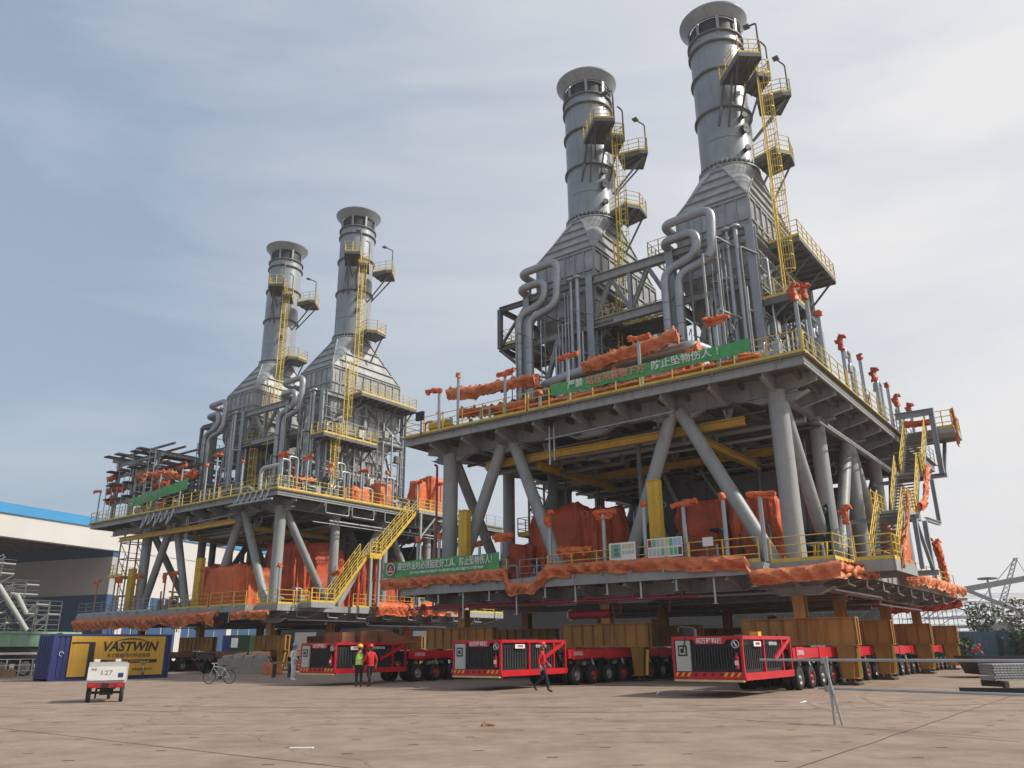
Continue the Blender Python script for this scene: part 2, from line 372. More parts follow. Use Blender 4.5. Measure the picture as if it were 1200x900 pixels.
strip(j_, (2.2, 9.9), (26, 40), .035); strip(j_, (-12.6, 20), (-.9, 11.3), .03); strip(j_, (-14, 20.2), (-4, 19.4), .03)
strip(j_, (-35, 34), (10, 27), .03)
mesh_thing('pavement_joint', None, None, j_, 'joint', FW, kind='structure')
d_ = MB(); dx = Vector((.67, .85)).normalized(); dy = Vector((-.85, .67)).normalized()
for i in range(-9, 14):
    for k in range(-7, 14):
        p = Vector((1.5, 14.5))+dx*i*1.5+dy*k*1.5
        if p.y < 11 or p.y > 27 or random.random() < .2: continue
        strip(d_, (p.x-.09, p.y), (p.x+.09, p.y+.01), .06)
mesh_thing('pavement_lifting_points', None, None, d_, 'joint', FW, kind='structure')
tm = MB()
for (cx_, cy_, r_, a0_, a1_) in ((2, 62, 38, -2.3, -1.2), (2, 62, 39.9, -2.3, -1.2), (30, 20, 22, 2.4, 3.1), (30, 20, 20.2, 2.4, 3.1)):
    P_ = [(cx_+r_*math.cos(a0_+(a1_-a0_)*i/40), cy_+r_*math.sin(a0_+(a1_-a0_)*i/40)) for i in range(41)]
    for a_, b_2 in zip(P_, P_[1:]):
        if abs(nz(a_[0]*.3, a_[1]*.3, r_)) > .08: strip(tm, a_, b_2, .17, .0065)
mesh_thing('pavement_tyre_marks', None, None, tm, 'rmark', FW, kind='structure')
# ------------------------------------------------------------------ module
ZL, ZU = 5.05, 14.0
VM = 28.0
def module(F, who, near):
    UM = 22.7 if near else 28.6
    T = thing('process_module', 'nearer and larger grey two-deck plant module, columns and slanting braces between its decks' if near else 'farther grey two-deck plant module on the left, behind the yellow container', 'industrial module', F)
    for nm, z, ed in (('lower_deck', ZL, .5), ('upper_deck', ZU, .42)):
        m = MB()
        if z == ZL: m.box((.9, -1.94, z-.16), (UM-.06, VM-.06, z-.02)); m.box((-1.94, -1.0, z-.165), (.9, VM-.065, z-.025))
        else: m.box((-1.94, -1.94, z-.16), (UM-.06, VM-.06, z-.02))
        for k in range(17 if near else 21):   # floor stringers
            u = -1.2+k*1.42; m.box((u-.07, -.9, z-.5), (u+.07, VM-.2, z-.17))
        m.build(nm, 'steel_dark', T)
        e = MB()
        if z == ZL:
            e.box((.9, -2, z-ed), (UM, -1.96, z)); e.box((.9, -1.96, z-ed), (UM, -1.86, z-ed+.03)); e.box((.86, -2, z-ed), (.9, -1.1, z))
            e.box((-2, -1.1, z-ed), (.86, -1.06, z)); e.box((-2, -1.06, z-ed), (-1.96, VM, z))
        else:
            e.box((-2, -2, z-ed), (UM, -1.96, z)); e.box((-1.96, -1.96, z-ed), (UM, -1.86, z-ed+.03)); e.box((-2, -1.96, z-ed), (-1.96, VM, z)); e.box((-1.96, -1.96, z-ed+.04), (-1.86, VM, z-ed+.07))
        e.box((UM-.04, -1.96, z-ed), (UM, VM, z)); e.box((-2, VM-.04, z-ed), (UM-.04, VM, z))
        for k in range(15):
            u = -1.0+k*1.65
            if z == ZU or u > 1: e.box((u-.02, -2.16, z-.16), (u+.02, -2, z+.02))
        e.build('deck_edge_plate', 'steel', T)
        if z == ZU:
            gr = MB(); gr.box((-2.16, -2.16, z+.02), (UM+.1, -1.3, z+.1)); gr.box((-2.16, -1.3, z+.02), (-1.3, VM, z+.1))
            gr.tube((-2.2, -2.22, z-.03), (UM, -2.22, z-.03), .03, 6); gr.tube((-2.24, -2.2, z-.03), (-2.24, VM, z-.03), .03, 6)
            gr.build('edge_grating', 'grate', T)
        g1 = MB(); zg = z-1.05; h = .92
        for v in (0, 6, 12, 18, 24): g1.ibeam((-1.0, v, zg+h/2), (UM-.9, v, zg+h/2), .42, h, .035)
        for u in (0, 5.2, 10.4, 15.6, 20.7): g1.ibeam((u, -.25, zg+h/2-.03), (u, 25.5, zg+h/2-.03), .38, h-.1, .035)
        us = [0, 5.25, 10.5, 16.2, 20.7] if z == ZU else [0, 8.3, 12.6, 20.7]
        for u in us:    # node plates deepen the girder
            g1.add([(u-1.5, -.02, zg), (u-.8, -.02, zg-.3), (u+.8, -.02, zg-.3), (u+1.5, -.02, zg), (u-1.5, .02, zg), (u-.8, .02, zg-.3), (u+.8, .02, zg-.3), (u+1.5, .02, zg)],
                   [(0,1,2,3), (4,7,6,5), (0,4,5,1), (1,5,6,2), (2,6,7,3)])
            g1.bar((u-.85, 0, zg-.31), (u+.85, 0, zg-.31), .42, .035); g1.bar((u-1.5, 0, zg-.01), (u-.85, 0, zg-.31), .42, .035); g1.bar((u+.85, 0, zg-.31), (u+1.5, 0, zg-.01), .42, .035)
        g1.build('deck_girder', 'steel', T)
        def bracket(u, v, du, dv):
            br = MB()
            L = 1.93 if z == ZU or du else (1.9 if u > 1 else 1.0); p = lambda s, zz: (u+du*s, v+dv*s, zz)
            w_ = (.015*abs(dv), .015*abs(du))
            q = [p(.1, z-.17), p(L, z-.17), p(L, z-.62), p(.1, zg+.02)]
            a_ = [(c[0]-w_[0], c[1]-w_[1], c[2]) for c in q]+[(c[0]+w_[0], c[1]+w_[1], c[2]) for c in q]
            br.add(a_, [(0,1,2,3), (7,6,5,4), (0,4,5,1), (1,5,6,2), (2,6,7,3)]); br.bar(p(.1, zg+.01), p(L, z-.63), .22, .03); br.build('cantilever_bracket', 'steel', T)
        for u in (0, 2.6, 5.2, 7.8, 10.4, 13, 15.6, 18.2, 20.7): bracket(u, 0, 0, -1)
        for v in (0, 3, 6, 9, 12, 15, 18, 21, 24, 27): bracket(0, v, -1, 0); bracket(20.7, v, 1, 0)
    def col(p, q, r, nm='column', m='steel'):
        c = MB(); c.tube(p, q, r, 20); d = (Vector(q)-Vector(p)).normalized(); p_ = Vector(p)
        for t_ in (.28, .62, .9): w_ = p_.lerp(Vector(q), t_); c.tube(w_, w_+d*.03, r*1.012, 20)
        c.tube(p_+d*.1, p_+d*.16, r*1.03, 20)
        c.tube(Vector(q)-d*.05, Vector(q)+d*.45, r*1.02, 20); return c.build(nm, m, T)
    zb, zt = ZL-.03, ZU-1.3
    for v in (0, 12, 24):
        for u in (0, 20.7): col((u, v, zb), (u, v, zt), .46 if v == 0 else .42)
    for v in (6, 18):
        for u in (0, 20.7): col((u, v, zb), (u, v, zt), .40)
    for v in (0, 12, 24):
        if v == 0 or near is False or v == 24:
            for a, b in ((.9, 4.85), (8.75, 5.65), (12.5, 15.6), (20.2, 16.8)): col((a, v, zb), (b, v, zt), .35, 'brace')
        else: col((10.4, v, zb), (10.4, v, zt), .4)
    for u in (0, 20.7):
        for a, b in ((5.7, .5), (6.6, 11.6), (17.4, 12.5), (18.6, 23.5)): col((u, a, zb), (u, b, zt), .33, 'brace')
    # guard rails -------------------------------------------------
    def gr(pts, m='yellow_rail', **k): q = MB(); rail(q, pts, **k); q.build('guard_rail', m, T)
    zr = ZU+.1; zl = ZL
    e_ = -1.92
    gr([(-2.05, -2.05, zr), (6, -2.05, zr)]); gr([(6.2, -2.05, zr), (13.2, -2.05, zr)], 'yellow_rail'); gr([(13.4, -2.05, zr), (UM, -2.05, zr), (UM, 3, zr)], 'yellow_rail')
    gr([(-2.08, -2.0, zr), (-2.08, 5, zr)]); gr([(-2.08, 5.2, zr), (-2.08, 13, zr)]); gr([(-2.08, 13.2, zr), (-2.08, VM, zr)], 'galv')
    gr([(1.0, e_, zl), (5.9, e_, zl)]); gr([(6.3, e_, zl), (12.2, e_, zl)]); gr([(14.9, e_, zl), (UM-.1, e_, zl)], 'yellow_rail' if near else 'galv'); gr([(12.4, -1.0, zl), (14.7, -1.0, zl)], 'galv')
    gr([(.8, -1.02, zl), (-1.92, -1.02, zl), (-1.92, 2.0, zl)]); gr([(-1.92, 6.8, zl), (-1.92, 14, zl)]); gr([(-1.92, 14.2, zl), (-1.92, VM, zl)])
    gr([(UM-.1, e_, zl), (UM-.1, 9, zl)], 'galv')
    # pipework under both decks ------------------------------------
    rr = random.Random(3 if near else 4)
    for z0 in (ZU-1.5, ZL-1.35):
        for k in range(9):
            v = .8+k*2.1+rr.random(); q = MB(); r = rr.choice((.05, .08, .12, .16)); zz = z0+rr.random()*.3
            q.path([(-.8+rr.random()*3, v, zz), (9+rr.random()*3, v, zz), (9.5, v+rr.uniform(-.8, .8), zz-.1), (20.5, v+.4, zz)], r, 8, .3)
            q.build('pipe', rr.choice(('steel_dark', 'galv', 'steel')), T)
        for k in range(6):
            u = 1.5+k*3.2+rr.random(); q = MB(); q.bar((u, -.6, z0+.35), (u, 24, z0+.35), .35, .1); q.build('cable_tray', 'steel_dark', T)
    for k in range(12):
        hg = MB()
        u = 1.4+k*1.85; L = rr.uniform(.6, 1.5) if k % 2 else .5
        hg.tube((u, -1.8, ZL-.5), (u, -1.8, ZL-.5-L), .055, 8); hg.box((u-.12, -1.88, ZL-.53-L), (u+.12, -1.72, ZL-.5-L)); hg.build('drain_stub', 'galv', T)
    for k in range(8): v = 1+k*3.2; multi('drain_stub', 'galv', T, ([(-1.8, v, ZL-.5), (-1.8, v, ZL-.9), (-1.8, v+1.1, ZL-.95)], .05, .1))
    multi('fire_pipe', 'fire', T, ([(22.3, -1.3, 3.9), (6, -1.3, 3.9)], .035)); f = MB(); f.path([(22.5, -1.5, 3.78), (4.2, -1.5, 3.78)], .055, 8)
    for k in range(7):
        u = 5+k*2.6; f.tube((u, -1.5, 3.78), (u, -1.5, 4.1), .04, 6); f.tube((u+.6, -1.5, 3.78), (u+.75, -1.4, 3.1), .022, 6)
    f.build('fire_pipe', 'fire', T)
    f = MB(); f.path([(21.5, -.6, 12.5), (21.3, -.6, 12.4), (21.25, -.6, 5.2)], .07, 8, .2); f.build('fire_pipe', 'fire', T)
    multi('hanging_pipe', 'galv', T, ([(12.6, -.9, 13.4), (12.6, -.9, 11.2)], .06), ([(12.3, -.9, 13.4), (12.3, -.9, 11.4)], .05), ([(12.6, -1.3, 12.55), (4.8, -1.3, 12.75)], .045))
    multi('pipe', 'galv', T, ([(-.9, 4.5, 12.3), (-.9, 22, 12.3)], .09), ([(-1.1, 2.5, 12.0), (-1.1, 22, 12.0)], .05), ([(-1.3, .5, 3.9), (-1.3, 9, 3.9), (-1.0, 9.4, 3.6), (-1, 20, 3.6)], .06, .3))
    multi('drain_pipe', 'steel_dark', T, ([(8.2, 1.2, 12.4), (8.2, 1.2, 8.4), (8.5, 1.4, 8.1)], .13, .3), ([(15.5, 9, 12.4), (15.5, 9, 5.4)], .14), ([(16.1, 9, 12), (17.8, 9, 12), (17.8, 9, 5.2)], .2, .5))
    # service scaffold tower at the far-left bay
    f = MB()
    du, dv = (0, 0) if near else (5.6, -6.9)
    for a in (17.6+du, 19.4+du):
        for b in (6.5+dv, 8.3+dv): f.bar((a, b, ZL), (a, b, 12.4), .11)
    for z in (6.8, 8.6, 10.4, 12.0):
        for a in (17.6+du, 19.4+du): f.bar((a, 6.5+dv, z), (a, 8.3+dv, z), .09)
        for b in (6.5+dv, 8.3+dv): f.bar((17.6+du, b, z), (19.4+du, b, z), .09); f.bar((17.6+du, b, z-1.7), (19.4+du, b, z), .06)
    f.build('access_tower', 'steel', T)
    f = MB(); f.box((17.3+du, 5.9+dv, 8.55), (19.9+du, 8.5+dv, 8.67)); rail(f, [(17.3+du, 5.9+dv, 8.67), (19.9+du, 5.9+dv, 8.67), (19.9+du, 8.5+dv, 8.67)], 1.1, 1.0); f.build('access_platform', 'yellow_rail', T)
    f = MB(); f.tube((15.9, 4.2, ZL), (15.9, 4.2, 12.4), .32, 14); f.build('column', 'steel_dark', T)
    return T
MA = module(FA, 'near', True); MF = module(FB, 'far', False)

# ------------------------------------------------------------------ exhaust towers
def tower(F, uc, zt, label, outr, sc=1.0, big=True, near=True):
    T = thing('exhaust_tower', label, 'exhaust tower', F, (uc, 10.5, ZU))
    x0, x1, y0, y1 = uc-2.35, uc+2.35, 6.0, 15.2; zb, zc, zr = 23.1, 27.85, 32.3; cx, cy, rad = uc+.15, 10.4, 1.84
    # casing with stiffeners
    c = MB(); c.box((x0, y0, zb), (x1, y1, zc))
    # lower funnel and duct
    a0, a1, b0, b1 = uc-1.7, uc+1.7, 8.0, 13.6
    c.add([(x0, y0, zb), (x1, y0, zb), (x1, y1, zb), (x0, y1, zb), (a0, b0, 19.2), (a1, b0, 19.2), (a1, b1, 19.2), (a0, b1, 19.2)], [(0,4,5,1), (1,5,6,2), (2,6,7,3), (3,7,4,0)])
    c.box((a0, b0, ZU+.1), (a1, b1, 19.2)); c.build('casing', 'clad', T)
    s = MB(); e = .07
    for z in (zb+.1, 24.7, 26.2, zc-.12):
        for (p, q) in (((x0, y0), (x1, y0)), ((x1, y0), (x1, y1)), ((x1, y1), (x0, y1)), ((x0, y1), (x0, y0))): s.bar((*p, z), (*q, z), .2, .13)
    for k in range(7):
        u = x0+k*(x1-x0)/6; s.box((u-.045, y0-.1, zb), (u+.045, y0, zc)); s.box((u-.045, y1, zb), (u+.045, y1+.1, zc))
        s.bar((u, y0-.04, zb), (a0+(a1-a0)*k/6, b0-.04, 19.2), .09, .12)
    for k in range(10):
        v = y0+k*(y1-y0)/9
        s.box((x0-.1, v-.045, zb), (x0, v+.045, zc)); s.box((x1, v-.045, zb), (x1+.1, v+.045, zc))
        vv = b0+(b1-b0)*k/9; s.bar((x0-.04, v, zb), (a0-.04, vv, 19.2), .09, .12)
        s.box((a0-.1, vv-.04, ZU+.2), (a0, vv+.04, 19.2))
    for t in (.3, .62, .97):
        z = zb+(19.2-zb)*t; L = lambda p, q: p+(q-p)*t
        s.bar((L(x0, a0)-.05, L(y0, b0)-.05, z), (L(x1, a1)+.05, L(y0, b0)-.05, z), .13, .13); s.bar((L(x0, a0)-.05, L(y0, b0), z), (L(x0, a0)-.05, L(y1, b1), z), .13, .13)
    for z in (15.5, 17): s.bar((a0-.05, b0, z), (a0-.05, b1, z), .13, .13); s.bar((a0, b0-.05, z), (a1, b0-.05, z), .13, .13)
    s.build('casing_stiffener', 'steel', T)
    # hood: square to round
    n = 32; h = MB(); cor = [(x1, y1), (x0, y1), (x0, y0), (x1, y0)]; vs = [(cx+rad*math.cos(2*math.pi*i/n), cy+rad*math.sin(2*math.pi*i/n), zr) for i in range(n)]+[(*p, zc) for p in cor]
    h.add(vs, [(i, (i+1) % n, n+i//8) for i in range(n)], True); h.add(vs, [(8*k % n, n+(k-1) % 4, n+k) for k in range(4)])
    h.build('hood', 'clad', T)
    q = MB()
    for k in range(4):
        ap = Vector(vs[8*k % n]); A = Vector((*cor[(k-1) % 4], zc)); B = Vector((*cor[k], zc)); nrm = (A-ap).cross(B-ap).normalized(); nrm = nrm if nrm.z > 0 else -nrm
        for t in (.2, .4, .6, .8, .98): q.bar(ap.lerp(A, t), ap.lerp(B, t), .1, .16, nrm, 0, .06)
        q.bar(ap, A, .1, .1, nrm, 0, .04); q.bar(ap, B, .1, .1, nrm, 0, .04)
    q.build('hood_rib', 'steel', T)
    # chimney
    ch = MB(); zo = zt-2.0; ch.lathe((cx, cy, 0), [(rad, zr-.05), (rad, zo)], 40); st_ = ch.build('chimney', 'stack', T)
    for z in [zr+.05, zr+(zo-zr)*.40, zr+(zo-zr)*.70, zo-.9, zo-.05]:
        r = MB(); r.lathe((cx, cy, 0), [(rad, z-.07), (rad+.16, z-.07), (rad+.16, z+.07), (rad, z+.07)], 40); r.build('stiffener_ring', 'steel_dark', st_)
    fl = MB(); fl.lathe((cx, cy, 0), [(rad, zr-.3), (rad+.24, zr-.3), (rad+.24, zr-.18), (rad, zr-.18)], 40)
    for i in range(40):
        a = 2*math.pi*i/40; fl.tube((cx+(rad+.17)*math.cos(a), cy+(rad+.17)*math.sin(a), zr-.4), (cx+(rad+.17)*math.cos(a), cy+(rad+.17)*math.sin(a), zr+.25), .03, 5)
    fl.build('bolted_flange', 'steel', st_)
    for f0, f1 in ((.12, .5), (.55, .3)):
        pass
    sm = MB(); zs = zr+2.0                                    # long weld seam, slightly wavy
    for i in range(14):
        a, b = -2.6+i*.1, -2.6+(i+1)*.1; sm.bar((cx+(rad+.005)*math.cos(a), cy+(rad+.005)*math.sin(a), zs+.12*nz(i*.6)), (cx+(rad+.005)*math.cos(b), cy+(rad+.005)*math.sin(b), zs+.12*nz((i+1)*.6)), .012, .03)
    sm.build('weld_seam', 'steel_dark', st_)
    lv = MB(); lv.lathe((cx, cy, 0), [(rad*.93, zo-.1), (rad*.93, zt-.8)], 40); lv.build('outlet_dark_sleeve', 'dark', st_)  # dark sleeve in place of the shade inside the outlet openings
    ps = MB()
    for i in range(8):
        a = 2*math.pi*(i+.35)/8; ps.bar((cx+rad*math.cos(a), cy+rad*math.sin(a), zo-.35), (cx+rad*1.03*math.cos(a), cy+rad*1.03*math.sin(a), zt-.7), .2, .08, (math.cos(a), math.sin(a), 0))
    ps.build('outlet_post', 'stack', st_)
    rm = MB(); [rm.lathe((cx, cy, 0), q_, 48) for q_ in ([(rad*.97, zt-.85), (rad+.06, zt-.82)], [(rad+.06, zt-.82), (rad+.58, zt-.16)], [(rad+.58, zt-.16), (rad+.60, zt-.05)], [(rad+.60, zt-.05), (rad*.94, zt-.12)])]; rm.build('flared_rim', 'stack', st_)
    # platforms ----------------------------------------------------
    def plat(pts, z, hang=(), toe=.3, rm_='yellow_rail', closed=True, skip=()):
        p = MB(); vs = [(a, b, z) for a, b in pts]+[(a, b, z-.22) for a, b in pts]; m = len(pts)
        p.add(vs, [tuple(range(m)), tuple(range(2*m-1, m-1, -1))]+[(i, i+m, (i+1) % m+m, (i+1) % m) for i in range(m)])
        for i in range(m): p.bar((*pts[i], z-.12), (*pts[(i+1) % m], z-.12), .06, .3)
        jn = max(2, int((Vector(pts[2])-Vector(pts[1])).length/.8))
        for i in range(jn+1): a_, b_ = Vector(pts[1]).lerp(Vector(pts[2]), i/jn), Vector(pts[0]).lerp(Vector(pts[-1]), i/jn); p.bar((*a_, z-.3), (*b_, z-.3), .07, .16)
        o = p.build('platform', 'steel_dark', T)
        rl = MB()
        for i in range(m):
            if i not in skip: rail(rl, [(*pts[i], z+.02), (*pts[(i+1) % m], z+.02)], 1.1, .9)
        rl.build('guard_rail', rm_, o)
        if hang:
            hb = MB()
            for a, b in hang: hb.bar(a, b, .11)
            hb.build('bracket', 'steel_dark', o)
        return o
    k = zt-45.1
    zA = 38.6+k
    zA = 38.3+k
    plat([(uc-.7, 8.2), (uc-2.75, 6.3), (uc-3.9, 7.3), (uc-1.9, 9.3)], zA, [((uc-.9, 8.3, zA-.2), (cx-.3, cy-rad, zA-3.2)), ((uc-1.9, 7.4, zA-.2), (cx-.9, cy-1.6, zA-3.4)), ((uc-2.9, 7.9, zA-.2), (cx-1.5, cy-1.1, zA-3.0)), ((uc-2.6, 6.6, zA-.2), (uc-1.3, 8.8, zA-1.6))], skip=(3,))
    plat([(uc-2.1, 8.9), (uc-3.3, 7.7), (uc-4.0, 8.5), (uc-2.5, 9.9)], zA-.9, [((uc-3.5, 8.5, zA-1.1), (cx-rad, cy-.3, zA-3.0))], skip=(3,))
    plat([(uc-2.3, 10.6), (uc-3.9, 11.0), (uc-4.4, 11.4), (uc-3.1, 13.1), (uc-1.9, 12.2)], zA-.7, [((uc-4.1, 11.5, zA-.9), (cx-rad, cy+.2, zA-3.9)), ((uc-3.1, 12.7, zA-.9), (cx-1.4, cy+1, zA-3.6))], skip=(3, 4))
    plat([(uc-2.0, 9.4), (uc-3.6, 9.0), (uc-4.2, 9.9), (uc-4.0, 11.3), (uc-2.2, 11.6)], 32.2, [((uc-3.9, 11, 32.0), (uc-2.4, 10.8, 29.4)), ((uc-3.6, 9.4, 32.0), (uc-2.4, 9.4, 30.2))], skip=(4,))
    if big:
        plat([(uc-2.4, 8.0), (uc-4.5, 8.0), (uc-4.5, 15.6), (uc-2.4, 15.6)], 25.1, [((uc-4.5, v, 25.0), (uc-2.4, v, 22.9)) for v in (8.4, 10.5, 13, 15.3)]+[((uc-4.4, 8.2, 24.85), (uc-4.4, 15.4, 24.85))], skip=(3,))
        ve = 8.6 if near else 10.4; va = 5.2 if near else 3.8; plat([(uc-2.6, va), (uc-4.4, va), (uc-4.4, ve), (uc-2.6, ve)], 20.3, [((uc-4.3, v, 20.1), (uc-2.4, v, 18.6)) for v in (va+.3, (va+ve)/2, ve-.3)], skip=(3,))
    else: plat([(uc-2.6, 5.0), (uc-4.2, 5.0), (uc-4.2, 9.4), (uc-2.6, 9.4)], 21.6, [((uc-4.0, v, 21.4), (uc-2.4, v, 20.2)) for v in (5.4, 9)], skip=(3,))
    # ladders with hooped cages ------------------------------------
    def ladder(u, v, z0, z1, cage0, out=(-.75, 0), m='yellow_rail'):
        l = MB(); w = .25; o = Vector((out[0], out[1], 0)).normalized(); s_ = Vector((-o.y, o.x, 0))
        for sg in (-1, 1): p = Vector((u, v, 0))+s_*w*sg; l.bar((p.x, p.y, z0), (p.x, p.y, z1+1.0), .05, .09)
        for i in range(int((z1-z0)/.3)): z = z0+.15+i*.3; a = Vector((u, v, z)); l.tube(a-s_*w, a+s_*w, .014, 5)
        ob = l.build('ladder', m, T); cg = MB(); z = cage0
        arc = [(-math.pi*.5+math.pi*i/6) for i in range(7)]; P = lambda t, z: Vector((u, v, z))+o*(.1+.68*math.cos(t))+s_*.36*math.sin(t)
        while z <= z1+1.0:
            for a, b in zip(arc, arc[1:]): cg.bar(P(a, z), P(b, z), .012, .055)
            z += .9
        for t in arc[::1]: cg.bar(P(t, cage0), P(t, z-.9), .032, .012)
        cg.build('safety_cage', m, ob)
    ladder(uc-3.3, 8.1, 26.4, zA-.9, 28.4); ladder(uc-3.6, 6.9, 20.3, 27.4, 22.5)
    if not near: ladder(uc-3.9, 5.4, ZU+.1, 20.4, 16.4)
    # gas sampling goosenecks with light on platforms
    g = MB()
    g.path([(uc-4.2, 11.6, zA-.7), (uc-4.2, 11.6, zA+1.8), (uc-3.9, 10.8, zA+1.9)], .06, 8, .2); g.path([(uc-3.8, 7.4, zA), (uc-3.8, 7.4, zA+2.6), (uc-3.2, 7.6, zA+2.8)], .07, 8, .2); g.path([(uc-3.9, 8.6, zA-.9), (uc-3.9, 8.6, zA+1.5), (uc-3.7, 8.2, zA+1.7)], .06, 8, .2)
    g.box((uc-4.1, 10.5, zA+1.85), (uc-3.7, 10.9, zA+1.98)); g.box((uc-3.3, 7.4, zA+2.75), (uc-2.9, 7.8, zA+2.88)); g.build('lamp_mast', 'steel_dark', T)
    nz_ = MB()
    for z, a in ((zA-3.8, -.55), (zA-5.2, -.5), (zr+2.6, -.45), (zA-2.6, -.5)):
        a = math.pi+.55; c0 = Vector((cx+rad*math.cos(a), cy+rad*math.sin(a), z)); nz_.tube(c0, c0+Vector((math.cos(a), math.sin(a), 0))*.35, .16, 12); nz_.tube(c0+Vector((math.cos(a), math.sin(a), 0))*.35, c0+Vector((math.cos(a), math.sin(a), 0))*.42, .24, 12)
    nz_.build('sampling_nozzle', 'dark', T)
    # support frame ------------------------------------------------
    cols = [(uc-2.6, 5.0), (uc+2.55, 5.0), (uc-2.6, 15.7), (uc+2.55, 15.7)]
    for i, (u, v) in enumerate(cols):
        m = MB(); m.ibeam((u, v, ZU), (u, v, 25.1), .5, .5, .04, (0, 1, 0)); m.build('frame_column', 'steel_blue', T)
    m = MB()
    for z, h_ in ((24.85, .45), (21.5, .5), (17.6, .45)):
        for a, b in ((0, 1), (2, 3), (0, 2), (1, 3)): m.ibeam((*cols[a], z), (*cols[b], z), .3, h_, .035)
    for a, b in ((0, 1), (2, 3)):
        A, B = cols[a], cols[b]; mid = ((A[0]+B[0])/2, (A[1]+B[1])/2)
        m.bar((*A, ZU+.2), (*mid, 21.4), .28); m.bar((*B, ZU+.2), (*mid, 21.4), .28)
    for u in (uc-2.6, uc+2.55):
        m.bar((u, 5.2, ZU+.2), (u, 10.3, 21.3), .24); m.bar((u, 15.5, ZU+.2), (u, 10.3, 21.3), .24); m.bar((u, 5.2, 21.6), (u, 10.3, 24.7), .2); m.bar((u, 15.5, 21.6), (u, 10.3, 24.7), .2)
        m.bar((u, 10.3, ZU), (u, 10.3, 25), .3)
    m.build('frame_beam', 'steel', T)
    if outr:
        m = MB(); u0, u1 = uc+2.6, uc+5.0
        for z in (21.7, 24.7):
            for v in (5.0, 9.5): m.ibeam((u0, v, z), (u1, v, z), .26, .36, .03)
            m.ibeam((u1, 5, z), (u1, 9.5, z), .26, .36, .03)
        for v in (5, 9.5): m.bar((u1, v, 21.7), (u1, v, 24.7), .3); m.bar((u0, v, 19.4), (u1, v, 21.6), .2); m.bar((u1, v, 21.8), (u0, v, 24.6), .16)
        m.box((u0, 5.2, 21.9), (u1-.2, 9.4, 21.96)); m.build('outrigger_frame', 'steel_dark', T)
        m = MB(); rail(m, [(u0, 5.1, 22), (u1-.1, 5.1, 22), (u1-.1, 9.4, 22)], 1.1, 1.0); m.build('guard_rail', 'yellow_rail', T)
        m = MB(); m.path([(u1-.9, 7.5, 22), (u1-.9, 7.5, 27.2), (u1-.6, 7.5, 27.3)], .1, 8, .1); m.build('vent_pipe', 'dark', T); m = MB(); m.path([(u1-1.3, 8, 22), (u1-1.3, 8, 26.5)], .08, 8); m.build('vent_pipe', 'dark', T)
    else:
        m = MB(); u0 = uc+2.55; rail(m, [(u0+.1, 5.2, 25.1), (u0+1.6, 5.2, 25.1), (u0+1.6, 8, 25.1)], 1.2, .6); m.build('guard_rail', 'yellow_rail', T); m = MB(); rail(m, [(u0+.3, 8, 21.8), (u0+2.6, 8, 21.8)], 1.1, .6); m.build('guard_rail', 'yellow_rail', T)
    # looped insulated pipes and vents on the front ------------------
    for pts in ([(uc+2.45, 6.6, 26.35), (uc+2.45, 3.95, 26.35), (uc-.75, 3.95, 26.45), (uc-.55, 3.95, 23.25), (uc+1.7, 3.95, 22.75), (uc+1.7, 3.95, 14.3)],
                [(uc+2.6, 6.4, 25.2), (uc+2.6, 3.95, 25.2), (uc+.3, 3.95, 25.3), (uc+.4, 3.95, 23.75), (uc+2.55, 3.95, 23.2), (uc+2.55, 3.95, 14.3)]):
        m = MB(); m.path(pts, .275, 16, .75, 6); 
        po = m.build('looped_pipe', 'insul', T); jm = MB()
        A, B = Vector(pts[-2]), Vector(pts[-1])
        for i in range(1, 7): z = A.z-1-i*1.1; jm.tube((A.x, A.y, z), (A.x, A.y, z+.03), .288, 16)
        jm.build('jacket_seam', 'steel_dark', po)
    for i, (du, dv, z1, r) in enumerate(((-1.9, 0, 24.9, .14), (-1.35, .1, 24.9, .13), (-1.0, .2, 24.0, .06), (-.75, .2, 24.3, .05), (-.45, .3, 22.5, .05), (-.2, .2, 23.2, .04), (.05, .2, 20.5, .08), (-2.25, -.1, 21, .06))):
        m = MB(); m.tube((uc+du, 4.45+dv, ZU+.1), (uc+du, 4.45+dv, z1), r, 10)
        if r > .12: m.lathe((uc+du, 4.45+dv, z1), [(.14, 0), (.3, .02), (.33, .1), (.2, .24), (.02, .3)], 14)
        for z in (16.5, 19.5, 22): 
            if z < z1: m.box((uc+du-.12, 4.45+dv, z), (uc+du+.12, 5.0, z+.08))
        m.build('vent_pipe', 'galv', T)
    return T
tower(FA, 4.6, 45.2, 'tall grey exhaust tower nearest the camera, the rightmost of the four', False, near=True)
tower(FA, 15.6, 45.2, 'second exhaust tower from the right, open steel outrigger frame on its left flank', True, big=False)
tower(FB, 4.2, 47.0, 'right-hand exhaust tower of the farther module, its sunlit casing facing right', False, near=False)
tower(FB, 16.6, 47.0, 'leftmost and smallest looking exhaust tower, behind the loop of insulated pipe of its neighbour', True, big=False, near=False)
